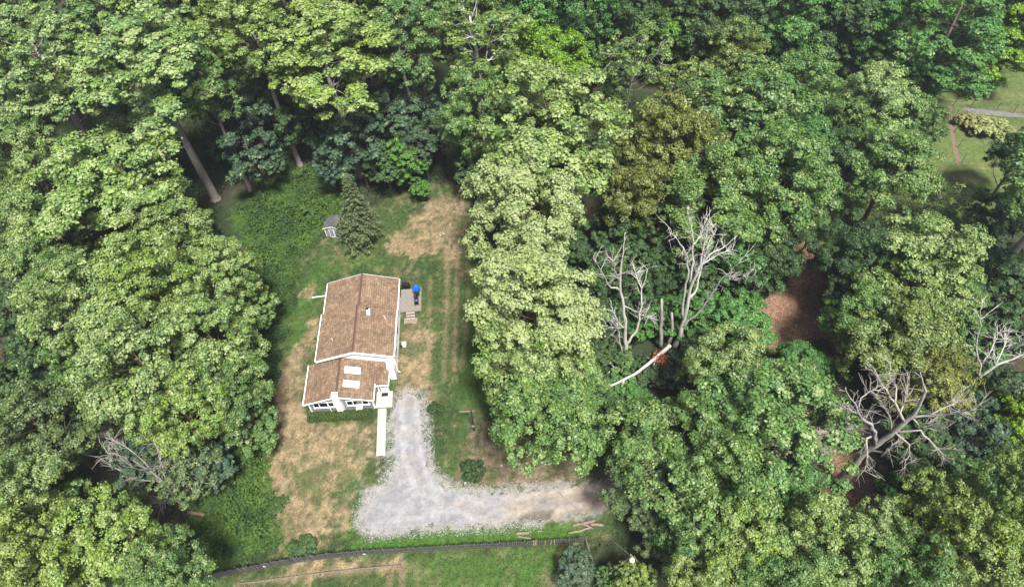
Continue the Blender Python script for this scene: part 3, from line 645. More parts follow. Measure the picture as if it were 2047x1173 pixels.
# young understory trees in the closed wood
OPEN = (lawn_p, field_p, meadow_p, brush_p, road_p, clear_p, litter_p, litter2_p)
gx_, gy_ = np.meshgrid(np.arange(-84, 90, 8.5), np.arange(12, 124, 8.5))
cand = np.stack([gx_.ravel(), gy_.ravel()], 1) + rng.uniform(-3, 3, (gx_.size, 2))
op = np.max([sdist(cand[:, 0], cand[:, 1], q) for q in OPEN], 0)
ux, uy, _ = proj(np.column_stack([cand, np.full(len(cand), 4.0)]))
for (x, y), o_, px, py in zip(cand, op, ux, uy):
    if o_ > -3.2 or not (-60 < px < 2110 and -40 < py < 1240): continue
    if any((x - b_[0]) ** 2 + (y - b_[1]) ** 2 < 6 for b_ in BASES): continue
    if 1190 < px < 1400 and 560 < py < 830: continue
    pl = ['dark', 'dark', 'lush', 'blue', 'mid'][int(rng.integers(5))]
    plant('small', (x, y), rng.uniform(.8, 1.15), rng.uniform(.65, 1.0), pl, 'understory_tree', f'young {TONE[pl]} tree growing under the taller woodland canopy', 'tree', f'young {TONE[pl]} trees under the woodland canopy')

# ------------------------------------------------------------------ spruce
def conifer(seed, H, R):
    rs = random.Random(seed); rg = np.random.default_rng(seed); mb = MB()
    mb.tube([(0, 0, 0), (.05, 0, H * .5), (0, 0, H)], [.22, .13, .02], 8)
    P, N, T, S = [], [], [], []
    z = H * .15
    while z < H * .98:
        f = z / H; L = R * (1 - f) ** .85 * rs.uniform(.85, 1.1) + .15; nb = int(7 + 5 * (1 - f)); ph = rs.uniform(0, 6)
        for i in range(nb):
            a = ph + 2 * math.pi * i / nb + rs.uniform(-.2, .2); l = L * rs.uniform(.7, 1.12); dx, dy = math.cos(a), math.sin(a)
            tipz = z - l * .22 + l * .1; mb.tube([(0, 0, z), (dx * l * .6, dy * l * .6, z - l * .16), (dx * l, dy * l, tipz)], [.04, .025, .01], 4, False)
            k = max(6, int(l * 26)); t = rg.uniform(.12, 1.0, k) ** .8; sd_ = rg.choice([-1, 1], k); off = rg.uniform(.05, .34, k) * (1.15 - t) * l * .9
            bx, by = dx * l * t - dy * off * sd_, dy * l * t + dx * off * sd_
            bz = z - .16 * l * np.minimum(t / .6, 1) + (tipz - z + .16 * l) * np.clip((t - .6) / .4, 0, 1) - off * .35
            P.append(np.stack([bx, by, bz], 1)); N.append(unit(np.array([0, 0, 1.]) + rg.normal(size=(k, 3)) * .35)); T.append(np.stack([dx - dy * sd_ * .9, dy + dx * sd_ * .9, np.full(k, -.35)], 1)); S.append(rg.uniform(.22, .42, k))
        z += H * .022 + .1 * (1 - f)
    P, N, T, S = map(np.concatenate, (P, N, T, S)); V, F = leaf_cards(P, N, S, rg, .25, .17, T)
    n = len(P); A = np.stack([rg.random(n), rg.random(n) * .6, rg.random(n)], 1)
    return np_mesh('crown', V, F, 'needles', attr=np.repeat(A, 4, 0)), mb.mesh('trunk', 'bark_brown', True)
cm, tm_ = conifer(5, 12.5, 3.8)
b = at(722, 482); sp = empty('spruce_tree', (b[0], b[1], -.03), 0, 'olive green spruce with drooping branches standing over the shed', 'tree'); sp.rotation_euler.y = .05
c = link('crown', cm, sp); c.color = (.07, .105, .048, .05); link('trunk', tm_, sp)

# ------------------------------------------------------------------ dead trees
def dead(name, label, y, trunk, limbs, mat, scale, off, r0, seed, twig=26, group=None, base_z=True):
    """limbs: (photo points, start radius, end radius, depth drift per limb in metres)"""
    rs = random.Random(seed)
    def pt(p, dy=0): return Vector(on_plane(off[0] + p[0] / scale, off[1] + p[1] / scale, y + dy))
    base = pt(trunk[0]); root = empty(name, (base.x, base.y, 0), 0, label, 'dead tree', group)
    O = Vector((base.x, base.y, 0))
    tp = [pt(p) - O for p in trunk]
    if base_z: tp[0].z = -.05
    q = bend(tp, 3, .03, rs); n = len(q); r0 = r0 * .72
    MB().tube(q, [max(.03, r0 * (1 - .93 * (i / (n - 1)) ** .8)) for i in range(n)], 8).build('trunk', mat, root, True)
    def twigs(mb, q, num, ln):
        for _ in range(num):
            i = rs.randrange(len(q) // 3, len(q)); s = q[i]; d = (q[min(i + 1, len(q) - 1)] - q[max(i - 1, 0)]).normalized()
            d = (d * .5 + Vector((rs.uniform(-1, 1), rs.uniform(-1, 1), rs.uniform(-.5, 1))) * .8).normalized(); l = ln * rs.uniform(.4, 1.2)
            e = s + d * l; pp = bend([s, s + d * l * .5 + Vector((0, 0, .05)), e], 2, .1, rs); mb.tube(pp, [.028, .024, .02, .015, .009], 4, False)
            for _k in range(3):
                s2 = pp[1 + _k % 3]; d2 = (d + Vector((rs.uniform(-1, 1), rs.uniform(-1, 1), rs.uniform(-1, 1))) * .7).normalized(); mb.tube([s2, s2 + d2 * l * .55], [.018, .01], 3, False)
    mb0 = MB(); twigs(mb0, q, twig // 3, 1.0); tag(mb0.build('twig_spray', mat, root), kind='stuff')
    for pts, ra, rb, dr in limbs:
        ra, rb = ra * .62, rb * .5
        m_ = len(pts); pp = [pt(p, dr * i / (m_ - 1)) - O for i, p in enumerate(pts)]
        near = min(q, key=lambda v: (v - pp[0]).length)
        if (near - pp[0]).length < 1.2: pp[0] = near
        qq = bend(pp, 3, .04, rs); k = len(qq); mb = MB()
        mb.tube(qq, [ra + (rb - ra) * i / (k - 1) for i in range(k)], 6); twigs(mb, qq, twig // 2, 1.5)
        mb.build('limb', mat, root, True)
    return root
Z1 = (2.93, (1180, 420))
yA = at(1247, 724)[1]; yB = at(1346, 700)[1]
dead('dead_tree', 'bare silver dead tree with two upright limbs beside the pale maple row', yA, [(195, 890), (210, 790), (205, 690), (195, 560), (175, 440), (180, 330), (195, 200), (205, 130)],
     [([(175, 500), (100, 430), (60, 350), (28, 285)], .16, .04, -2), ([(212, 790), (270, 710), (290, 640), (300, 520), (300, 460), (325, 400), (335, 345)], .26, .05, 2),
      ([(300, 460), (275, 400), (262, 355)], .12, .04, 1), ([(212, 545), (240, 580), (290, 610), (340, 622), (400, 620)], .12, .04, 2), ([(205, 690), (160, 650), (130, 590), (45, 575)], .17, .04, -2),
      ([(185, 870), (180, 800), (165, 700), (155, 660)], .2, .1, -1), ([(150, 430), (140, 350), (135, 300)], .1, .03, -1), ([(190, 680), (140, 690), (90, 675)], .1, .03, -1)], 'dead_wood', *Z1, .42, 3)
dead('dead_tree', 'tall bare grey dead tree with a dense fan of fine twigs near the leaf clearing', yB, [(485, 820), (530, 720), (555, 620), (575, 520), (600, 420), (640, 330), (700, 260), (780, 220), (860, 150)],
     [([(540, 640), (550, 500), (570, 400), (570, 280), (545, 220), (500, 160), (450, 90)], .24, .05, -2), ([(560, 470), (590, 390), (605, 300), (605, 180), (590, 90), (570, 10)], .22, .05, 1.5),
      ([(575, 530), (620, 470), (640, 380), (660, 300), (690, 200), (740, 110)], .24, .05, 3), ([(520, 690), (600, 630), (660, 570), (710, 490), (760, 410), (830, 350), (885, 285)], .26, .05, -3),
      ([(760, 420), (830, 405), (910, 400)], .12, .03, -2), ([(640, 330), (700, 290), (770, 250), (830, 235)], .14, .03, 2), ([(640, 330), (660, 240), (680, 150), (690, 70)], .14, .03, 1), ([(605, 200), (640, 160), (680, 60)], .1, .03, 2)], 'dead_wood', *Z1, .46, 5, 30)
for pts, lab, y in (([(413, 815), (410, 690), (418, 520)], 'taller of two broken grey snags without limbs beside the twiggy dead tree', at(1321, 697)[1]), ([(455, 795), (475, 720), (478, 600)], 'shorter of two broken grey snags without limbs beside the twiggy dead tree', at(1336, 690)[1])):
    rs = random.Random(9); P_ = [Vector(on_plane(1180 + p[0] / 2.93, 420 + p[1] / 2.93, y)) for p in pts]; O = Vector((P_[0].x, P_[0].y, 0)); P_ = [p - O for p in P_]; P_[0].z = -.05
    r = empty('snag', O, 0, lab, 'dead tree'); MB().tube(bend(P_, 3, .02, rs), [.3, .26, .24, .22, .2, .17, .1], 7).build('trunk', 'dead_wood_grey', r, True)
Z2 = (3.086, (1640, 620))
dead('dead_tree', 'large bare grey tree with crooked white limbs leaning over the lane', at(1669, 967)[1], [(90, 1070), (180, 980), (240, 910), (330, 840), (430, 770), (520, 690), (580, 640), (620, 560), (650, 500), (630, 440), (615, 380)],
     [([(345, 830), (340, 750), (290, 690), (240, 640), (200, 560), (155, 475)], .3, .06, -2), ([(240, 640), (200, 625), (165, 605)], .12, .08, -1), ([(235, 600), (250, 540), (310, 495), (385, 490)], .14, .05, 1),
      ([(330, 770), (285, 790), (287, 850), (290, 900), (275, 990)], .2, .06, -3), ([(345, 865), (400, 880), (430, 840), (500, 825)], .14, .05, -2), ([(510, 690), (470, 590), (420, 520), (370, 440), (330, 360)], .22, .05, 2),
      ([(490, 640), (520, 560), (545, 450)], .14, .04, 2), ([(460, 570), (470, 480), (430, 420), (430, 320)], .14, .04, 3), ([(580, 655), (680, 650), (780, 640), (860, 630), (960, 605)], .22, .05, -2),
      ([(680, 645), (790, 590), (860, 560)], .12, .03, 2), ([(500, 740), (620, 740), (690, 820), (740, 870), (770, 930)], .18, .05, -3), ([(510, 740), (550, 830), (550, 890), (520, 960)], .16, .05, -4),
      ([(580, 660), (610, 710), (700, 700), (780, 720)], .12, .03, -2), ([(440, 760), (430, 660), (400, 600)], .12, .04, 1), ([(270, 690), (210, 705), (190, 745)], .12, .07, -1)], 'dead_wood_grey', *Z2, .62, 11, 26)
dead('dead_tree', 'bare pale dead tree with a spiky upright limb beyond the crooked grey one', at(1862, 850)[1], [(680, 720), (885, 475), (980, 410), (1080, 340), (1160, 310), (1256, 270), (1330, 240)],
     [([(990, 400), (985, 320), (960, 230), (990, 100), (985, 0)], .17, .04, -2), ([(1000, 330), (1060, 230), (1095, 145)], .1, .03, 2), ([(1080, 340), (1130, 230), (1160, 140)], .14, .04, 2), ([(1130, 250), (1190, 220), (1256, 195), (1320, 180)], .12, .04, -2), ([(1080, 340), (1075, 300), (1030, 290)], .08, .03, -1)], 'dead_wood', *Z2, .38, 17, 24)
dead('dead_tree', 'bare twiggy grey tree leaning out of the weeds below the pale maples', at(366, 1006)[1], [(366, 1006), (348, 992), (325, 962), (300, 940), (265, 920)],
     [([(325, 962), (290, 960), (250, 945), (222, 930)], .12, .04, 2), ([(310, 950), (285, 920), (255, 895), (225, 880)], .12, .04, 2), ([(330, 968), (325, 930), (315, 895), (300, 870)], .12, .04, 2), ([(300, 940), (270, 935), (240, 910), (215, 905)], .1, .03, -2), ([(335, 975), (350, 945), (345, 910)], .1, .03, 3), ([(345, 990), (330, 1000), (318, 1012)], .06, .03, -1)], 'dead_wood_grey', 1.0, (0, 0), .38, 29, 36)
Z3 = (3.257, (1480, 360))
dead('dead_tree', 'slender blackened dead tree leaning over the grass gap by the leaf litter', at(1589, 524)[1], [(355, 535), (420, 430), (520, 300), (600, 160), (720, 40)], [([(470, 360), (560, 300), (600, 200), (640, 140)], .09, .03, 1), ([(370, 440), (440, 330), (560, 170)], .12, .04, 1)], 'bark_dark', *Z3, .24, 23, 6)
for pts, nm, lab, mat, rr in (([(455, 468), (490, 395)], 'tree_stump', 'short black tree stump on the grass edge by the leaf litter', 'bark_dark', .3), ([(362, 405), (395, 330), (440, 250)], 'snag', 'leaning white barked snag beside the black dead tree', 'bark_white', .2)):
    y = at(1480 + pts[0][0] / 3.257, 360 + pts[0][1] / 3.257)[1]; P_ = [Vector(on_plane(1480 + p[0] / 3.257, 360 + p[1] / 3.257, y)) for p in pts]; O = Vector((P_[0].x, P_[0].y, 0)); P_ = [p - O for p in P_]; P_[0].z = -.05
    r = empty(nm, O, 0, lab, 'stump' if nm == 'tree_stump' else 'dead tree'); q = bend(P_, 3, .02, random.Random(3)); MB().tube(q, [rr * (1.25 if i == 0 else 1 - .3 * i / len(q)) for i in range(len(q))], 8).build('trunk', mat, r, True)
# fallen white trunk with orange dead leaves
zl = [(-30, 1085, 2.2), (30, 1060, 2.3), (150, 1015, 2.6), (260, 960, 3.0), (340, 900, 3.4), (400, 850, 3.8), (470, 790, 4.4)]
P_ = [Vector(at(1180 + x / 2.93, 420 + y / 2.93, z)) for x, y, z in zl]; O = Vector((P_[0].x, P_[0].y, 0)); P_ = [p - O for p in P_]
fl = empty('fallen_tree', O, 0, 'white barkless fallen trunk with a tuft of orange dead leaves', 'fallen tree')
MB().tube(bend(P_, 3, .015, random.Random(2)), list(np.linspace(.07, .24, 19)), 8).build('trunk', 'dead_wood', fl, True)
for pts in ([(200, 990, 2.75), (170, 1070, 1.4), (115, 1115, .05)], [(390, 858, 3.7), (360, 940, 1.9), (310, 1000, 0)], [(455, 803, 4.2), (458, 850, 0)]):
    q = [Vector(at(1180 + x / 2.93, 420 + y / 2.93, z)) - O for x, y, z in pts]; MB().tube(bend(q, 2, .03, random.Random(4)), list(np.linspace(.10, .05, 2 * len(q) - 1)), 6).build('limb', 'dead_wood', fl, True)
c0 = np.array(P_[5]); rg = np.random.default_rng(4); n = 260
pp = c0 + rg.normal(size=(n, 3)) * [.4, .4, .3] + [.1, -.3, -.1]; V, F = leaf_cards(pp, unit(rg.normal(size=(n, 3)) + [0, 0, .6]), .24, rg)
link('dead_leaves', np_mesh('dead_leaves', V, F, 'orange_leaf'), fl)
zl = [(-60, 790, 2.5), (0, 815, 2.2), (80, 860, 1.6), (140, 920, .8), (150, 950, .1)]
P_ = [Vector(at(1180 + x / 2.93, 420 + y / 2.93, z)) for x, y, z in zl]; O = Vector((P_[-1].x, P_[-1].y, 0)); P_ = [p - O for p in P_]
fb = empty('fallen_branch', O, 0, 'forked white fallen branch sticking out under the broad silvery maple', 'fallen tree'); mb = MB().tube(bend(P_, 2, .03, random.Random(6)), list(np.linspace(.06, .12, 9)), 6)
for e in ((35, 940, .2), (130, 870, 1.9), (95, 905, .3)): mb.tube([P_[2], Vector(at(1180 + e[0] / 2.93, 420 + e[1] / 2.93, e[2])) - O], [.05, .02], 5)
mb.tube([P_[3], Vector(at(1180 + 65 / 2.93, 420 + 990 / 2.93, .1)) - O], [.09, .05], 6)
mb.build('limb', 'dead_wood', fb, True)

# logs on the ground
def log(px0, px1, r, label, mat='log_wood', group=None, z=0.0):
    a, b = Vector(at(*px0)), Vector(at(*px1)); a.z = b.z = r * .85 + z; m_ = (a + b) / 2
    q = bend([a - m_, b - m_], 4, .025, random.Random(int(px0[0])))
    o = MB().tube([p + Vector((0, 0, m_.z)) for p in q], [r, r * .95, r * .9, r * .92, r * .8], 8).build('log', mat, None, True, (m_.x, m_.y, 0))
    return tag(o, label, 'log', group)
log((1144, 1051), (1190, 1040), .16, 'long bleached log on top of the brush pile at the lane edge')
log((1136, 1066), (1184, 1055), .13, 'thin log at the front of the brush pile at the lane edge')
log((1180, 1048), (1206, 1050), .18, 'short pale log at the end of the brush pile at the lane edge')
log((1160, 1046), (1182, 1057), .12, 'crooked log crossing the brush pile at the lane edge', z=.22)
log((1031, 1067), (1058, 1065), .17, 'thick log lying in the grass against the picket fence')
log((1034, 1072), (1062, 1076), .10, 'thin weathered pole lying beside the picket fence', 'log_wood')
log((378, 1024), (410, 1030), .20, 'reddish rotten log lying among the green weeds', 'log_red')
log((884, 964), (904, 973), .06, 'thin pale stick lying on the inner curve of the driveway', 'step_wood')

# ================================================================== HOUSE (local axes: x across, y along, origin at front of main gable)
HO = (-18.2, 43.0, 0.0)
house = empty('house', HO, R_(.9), 'single storey house with brown shingle roof, white gable and grey sided front wing', 'house')
WT = 4.0
mb = MB(); mb.prism_y([(-4.2, 0), (4.0, 0), (4.0, 3.95), (-.1, 5.22), (-4.2, 3.95)], .35, 11.0); mb.build('main_wall', 'white_siding', house)
def roof(nm, xl, xr, xm, y0, y1, ze, zr, t=.14, mat='shingle_brown'):
    l = MB().slab([(xl, y0, ze), (xm, y0, zr), (xm, y1, zr), (xl, y1, ze)], t).build(nm, mat, house)
    r = MB().slab([(xm, y0, zr), (xr, y0, ze), (xr, y1, ze), (xm, y1, zr)], t).build(nm, mat, house)
    return l, r
rb = roof('roof', -4.55, 4.35, 0.0, 6.55, 11.4, 4.0, 5.40)
rf = roof('roof', -4.78, 4.22, -.22, -.05, 6.62, 3.96, 5.36)
MB().prism_y([(-.13, 5.37), (0, 5.33), (.13, 5.37), (0, 5.45)], 6.62, 11.42).build('ridge_cap', 'ridge_shingle', rb[0])
MB().prism_y([(-.35, 5.33), (-.22, 5.29), (-.09, 5.33), (-.22, 5.41)], -.06, 6.64).build('ridge_cap', 'ridge_shingle', rf[0])
# gutters and fascia
MB().box(4.36, 4.47, 6.62, 11.38, 3.84, 3.99).build('gutter', 'white_paint', house)
MB().box(4.23, 4.36, -.05, 6.60, 3.80, 3.95).build('gutter', 'white_paint', house)
MB().box(-4.65, -4.56, 6.66, 11.38, 3.84, 3.99).build('gutter', 'white_paint', house)
MB().box(-4.88, -4.79, -.05, 6.60, 3.80, 3.95).build('gutter', 'white_paint', house)
mb = MB(); mb.prism_y([(-4.78, 3.62), (-4.78, 3.945), (-.22, 5.35), (4.22, 3.945), (4.22, 3.62), (-.22, 5.02)][::-1], -.10, -.052); mb.build('fascia_board', 'white_paint', house)
MB().prism_y([(-4.55, 3.72), (-4.55, 3.985), (0, 5.39), (4.35, 3.985), (4.35, 3.72), (0, 5.12)][::-1], 11.402, 11.45).build('fascia_board', 'white_paint', house)
v = MB().box(1.35, 2.05, .30, .348, 4.15, 4.45).build('gable_vent', 'white_paint', house)
MB().box(1.42, 1.98, .27, .298, 4.19, 4.28).build('vent_slot', 'black_glass', v); MB().box(1.42, 1.98, .27, .298, 4.32, 4.41).build('vent_slot', 'black_glass', v)
dsp = MB(); dsp.tube([(-4.75, .05, 3.75), (-4.5, .25, 3.45), (-4.3, .28, 3.2), (-4.3, .28, 2.9)], .06, 6); dsp.build('downspout', 'white_paint', house)
dsp = MB(); dsp.tube([(4.28, .1, 3.8), (4.12, .22, 3.5), (4.10, .25, .15), (4.35, .2, .06)], .055, 6); dsp.build('downspout', 'white_paint', house)
# corner box bay at the right of the gable
MB().box(3.25, 4.0, -.75, .345, 0, 2.6).build('meter_bay', 'white_vinyl', house); MB().slab([(3.2, -.85, 2.62), (4.08, -.85, 2.62), (4.08, .346, 2.9), (3.2, .346, 2.9)], .06).build('meter_bay_roof', 'white_paint', house)
# windows on the long walls
for yy in (2.0, 5.0, 8.6):
    for sx in (-1, 1):
        x = -4.2 if sx < 0 else 4.0
        f = MB().box(x - .05 if sx < 0 else x + .002, x - .002 if sx < 0 else x + .05, yy - .6, yy + .6, 1.5, 2.9).build('window', 'white_paint', house)
        for k in (0, 1): MB().box(x - .07 if sx < 0 else x + .052, x - .052 if sx < 0 else x + .07, yy - .5, yy + .5, 1.6 + k * .62, 2.18 + k * .62).build('pane', 'black_glass', f)
# front wing
W0, W1, XM = -5.62, 1.62, -2.0
mb = MB(); mb.prism_y([(W0, 0), (W1, 0), (W1, 2.58), (XM, 3.66), (W0, 2.58)], -4.35, .34); mb.build('wing_wall', 'grey_siding', house)
MB().box(1.622, 3.2, -2.35, .34, 0, 2.18).build('entry_wall', 'grey_siding', house)
mb = MB(); mb.slab([(-5.92, -4.85, 2.60), (XM, -4.85, 3.85), (XM, .345, 3.85), (-5.92, .345, 2.60)], .12); wl = mb.build('roof', 'shingle_brown', house)
sl = (3.85 - 2.60) / 3.95; zx = lambda x: 3.85 - (x - XM) * sl
mb = MB(); mb.slab([(XM, -4.85, 3.85), (1.95, -4.85, zx(1.95)), (1.95, -2.72, zx(1.95)), (3.42, -2.72, zx(3.42)), (3.42, .345, zx(3.42)), (XM, .345, 3.85)], .12); wr = mb.build('roof', 'shingle_brown', house)
MB().prism_y([(XM - .13, 3.82), (XM, 3.78), (XM + .13, 3.82), (XM, 3.90)], -4.86, .343).build('ridge_cap', 'ridge_shingle', wl)
MB().box(-6.03, -5.925, -4.84, .34, 2.43, 2.58).build('gutter', 'white_paint', house)
MB().box(1.955, 2.05, -4.84, -2.76, zx(1.95) - .17, zx(1.95) + .05).build('gutter', 'white_paint', house)
MB().box(3.425, 3.50, -2.70, .34, zx(3.42) - .16, zx(3.42) - .02).build('gutter', 'white_paint', house)
MB().box(1.97, 3.50, -2.80, -2.725, zx(3.42) - .16, zx(3.42) + .04).build('fascia_board', 'white_paint', house)
MB().prism_y([(-5.95, 2.38), (-5.95, 2.575), (XM, 3.835), (1.98, 2.575), (1.98, 2.38), (XM, 3.64)][::-1], -4.92, -4.855).build('fascia_board', 'white_paint', house)
for x in (W0, W1): MB().box(x - .08, x + .08, -4.43, -4.27, 0, 2.5).build('corner_board', 'white_paint', house)
for xx in (2.06, 3.16): MB().box(xx - .06, xx + .06, -2.42, -2.30, .0, 2.1).build('corner_board', 'white_paint', house)
# white chimney chase at the ridge end
ch = MB().box(XM - .42, XM + .22, -5.0, -4.36, 0, 3.98).build('chimney_chase', 'white_siding', house); MB().box(XM - .46, XM + .26, -5.04, -4.32, 3.98, 4.06).build('chimney_cap', 'white_paint', ch)
# two triple windows in the wing gable
def triple(x0, x1, z0, z1):
    f = MB(); y0, y1 = -4.44, -4.352; t = .09
    f.box(x0, x1, y0, y1, z0, z0 + t).box(x0, x1, y0, y1, z1 - t, z1)
    w_ = x1 - x0; ed = (x0, x0 + w_ * .29, x0 + w_ * .71, x1)
    for k, e in enumerate(ed): f.box(e - (t / 2 if 0 < k < 3 else (0 if k == 0 else t)), e + (t / 2 if 0 < k < 3 else (t if k == 0 else 0)), y0 + .002, y1, z0 + t, z1 - t)
    o = f.build('window', 'white_paint', house)
    for a, b_ in zip(ed[:-1], ed[1:]): MB().box(a + .06, b_ - .06, -4.40, -4.354, z0 + t, z1 - t).build('pane', 'black_glass', o)
    MB().box(x0 - .05, x1 + .05, -4.50, -4.352, z0 - .07, z0 - .002).build('sill', 'white_paint', o)
    return o
wa = triple(-5.15, -2.75, .95, 2.05); triple(-1.35, 1.20, 1.0, 2.05)
cs = MB()    # casement sash standing open
for (a, b_) in (((-3.45, -4.46, 1.0), (-3.05, -5.05, 1.0)), ((-3.45, -4.46, 2.0), (-3.05, -5.05, 2.0)), ((-3.05, -5.05, 1.0), (-3.05, -5.05, 2.0)), ((-3.45, -4.46, 1.0), (-3.45, -4.46, 2.0))): cs.tube([a, b_], .035, 4)
cs.build('open_sash', 'white_paint', wa)
# front door in the entry, light above
dr = MB().box(2.30, 3.02, -2.42, -2.352, .12, 1.98).build('door', 'white_paint', house)
MB().box(2.45, 2.87, -2.44, -2.421, 1.2, 1.75).build('pane', 'black_glass', dr); MB().tube([(2.36, -2.47, 1.0), (2.36, -2.42, 1.0)], .04, 6).build('handle', 'grey_metal', dr)
MB().box(2.4, 2.9, -2.76, -2.70, 1.98, 2.02).build('awning_rail', 'grey_metal', house)
# window on entry side wall
f = MB().box(3.202, 3.25, -1.7, -.9, .9, 1.8).build('window', 'white_paint', house); MB().box(3.252, 3.27, -1.62, -.98, .98, 1.72).build('pane', 'black_glass', f)
# skylights
for yc in (-1.25, -3.05):
    x0, x1 = -1.35, .35; up = lambda x, d: zx(x) + d
    f = MB().slab([(x0, yc - .42, up(x0, .10)), (x1, yc - .42, up(x1, .10)), (x1, yc + .42, up(x1, .10)), (x0, yc + .42, up(x0, .10))], .13).build('skylight', 'white_vinyl', wr)
    MB().slab([(x0 + .07, yc - .35, up(x0 + .07, .118)), (x1 - .07, yc - .35, up(x1 - .07, .118)), (x1 - .07, yc + .35, up(x1 - .07, .118)), (x0 + .07, yc + .35, up(x0 + .07, .118))], .015).build('pane', 'skylight_glass', wr)
# roof fittings
vx = MB().box(.95, 1.35, 5.35, 5.95, 4.85, 5.42).build('flue_box', 'white_vinyl', house); MB().box(.93, 1.2, 5.75, 6.0, 5.42, 5.6).build('flue_cap', 'black_metal', house)
for x, y, z in ((2.95, 5.2, 4.3), (3.1, 5.0, 4.25), (-2.9, 2.3, 4.5)):
    MB().tube([(x, y, z), (x, y, z + .45)], .045, 6).build('vent_pipe', 'white_vinyl', house)
# porch, walk
def topthing(nm, mb, mat, label, cat, loc=(0, 0, 0), rz=R_(.9), smooth=False):
    o = mb.build(nm, mat, None, smooth, loc); o.rotation_euler.z = rz; return tag(o, label, cat)
po = MB().box(1.70, 3.60, -4.45, -2.36, -.02, .11).build('porch', 'concrete', None, False, HO); po.rotation_euler.z = R_(.9); tag(po, kind='structure')
mb = MB()
path_o = empty('path', (-15.66, 38.5, 0), R_(2.6)); tag(path_o, kind='structure')
for k in range(4): MB().box(-.49, .49, -5.85 + k * 1.46 + .012, -5.85 + (k + 1) * 1.46, -.02, .05).build('slab', 'concrete', path_o)
dm = MB().box(2.30, 3.05, -3.0, -2.55, .112, .135); topthing('door_mat', dm, 'dark_rubber', 'black door mat on the concrete porch', 'mat', HO)
topthing('window_box', MB().box(-.35, .35, -4.95, -4.51, .62, .90).box(-.3, -.24, -4.5, -4.36, .62, .7).box(.24, .3, -4.5, -4.36, .62, .7), 'white_paint', 'white box unit fixed below the grey wing window', 'box', HO)
ac = empty('air_conditioner', (HO[0] - 4.7, HO[1] + 7.6, 0), R_(.9), 'grey air conditioner cabinet against the long house wall away from the deck', 'air conditioner')
ac.location.x = -24.0
MB().box(-.35, .35, -.45, .45, 0, .85).build('cabinet', 'grey_metal', ac); MB().tube([(0, 0, .85), (0, 0, .88)], .3, 12).build('fan_grille', 'black_metal', ac)
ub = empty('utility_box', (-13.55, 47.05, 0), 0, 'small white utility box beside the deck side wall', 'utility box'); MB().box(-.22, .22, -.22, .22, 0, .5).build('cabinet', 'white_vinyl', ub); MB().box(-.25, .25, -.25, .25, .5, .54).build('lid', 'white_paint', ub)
MB().box(-.5, -.26, -.3, .2, 0, .2).build('shadow_block', 'black_metal', ub)  # black block standing in for the shadow beside the utility box
topthing('drain_pipe', MB().tube([(0, 0, .08), (1.95, .2, .08)], .075, 8).tube([(1.95, .2, .08), (2.1, .22, .3)], .06, 6), 'white_paint', 'white drain pipe lying on the grass at the house wall away from the deck', 'pipe', (-26.1, 55.3, 0), 0)

# deck with its furniture
dk = empty('deck', (-14.3, 51.8, 0), R_(1.6), 'weathered grey wooden deck with steps at the side of the house', 'deck')
nb = 17
for k in range(nb): MB().box(.02 + k * 2.62 / nb, .02 + (k + 1) * 2.62 / nb - .014, 0, 3.5, .665 + random.uniform(0, .006), .70 + random.uniform(0, .006)).build('plank', 'deck_wood', dk)
MB().box(0, 2.66, -.05, -.004, .42, .69).box(2.65, 2.70, -.05, 3.5, .42, .69).box(0, 2.66, 3.502, 3.55, .42, .69).build('skirt_board', 'deck_wood', dk)
for px_, py_ in ((.1, .05), (2.5, .05), (.1, 3.3), (2.5, 3.3)): MB().box(px_, px_ + .1, py_, py_ + .1, 0, .664).build('post', 'deck_wood', dk)
for k in range(3): MB().box(.75, 1.85, -.36 - k * .30, -.07 - k * .30, .50 - k * .19, .54 - k * .19).build('step', 'step_wood', dk)
MB().slab([(.76, -.06, .6), (.76, -1.0, .0), (.80, -1.0, .0), (.80, -.06, .6)][::-1], .08).slab([(1.80, -.06, .6), (1.80, -1.0, .0), (1.84, -1.0, .0), (1.84, -.06, .6)][::-1], .08).build('stringer', 'deck_wood', dk)
tag(MB().box(-.85, .85, -.5, .35, 0, .03).build('landing_slab', 'paver', None, False, (-12.98, 50.85, 0)), 'brown paver landing at the foot of the deck steps', 'paving')
um = empty('patio_umbrella', (-12.15, 54.35, .70), 0, 'half folded blue patio umbrella on the wooden deck', 'umbrella')
MB().tube([(0, 0, 0), (0, 0, 2.0)], .025, 6).build('pole', 'grey_metal', um); MB().tube([(0, 0, 0), (0, 0, .08)], [.28, .22], 12).build('base', 'black_metal', um)
V, F = [(0, 0, 1.98)], []
for ring, (rr, zz) in enumerate(((.28, 1.82), (.48, 1.5), (.56, 1.15))):
    for j in range(16): a = 2 * math.pi * j / 16; q = rr * (1 if j % 2 == 0 else .72); V.append((math.cos(a) * q, math.sin(a) * q, zz))
for j in range(16): F.append((0, 1 + j, 1 + (j + 1) % 16))
for r_ in range(2):
    for j in range(16): a, b_ = 1 + r_ * 16 + j, 1 + r_ * 16 + (j + 1) % 16; F.append((a, a + 16, b_ + 16, b_))
MB().add(V, F).build('canopy', 'blue_canvas', um)
def chair(loc, rz, label):
    o = empty('patio_chair', loc, rz, label, 'chair', 'black deck chairs')
    for k in range(4): MB().box(-.24, .24, -.24 + k * .12, -.15 + k * .12, .42, .45).build('seat_slat', 'black_metal', o)
    for k in range(3): MB().box(-.22 + k * .16, -.12 + k * .16, .24, .28, .47, .92).build('back_slat', 'black_metal', o)
    for sx in (-.24, .22):
        for sy in (-.24, .24): MB().box(sx, sx + .035, sy - .02, sy + .02, 0, .44 if sy < 0 else .95).build('leg', 'black_metal', o)
        MB().box(sx - .02, sx + .05, -.24, .25, .62, .65).build('armrest', 'black_metal', o)
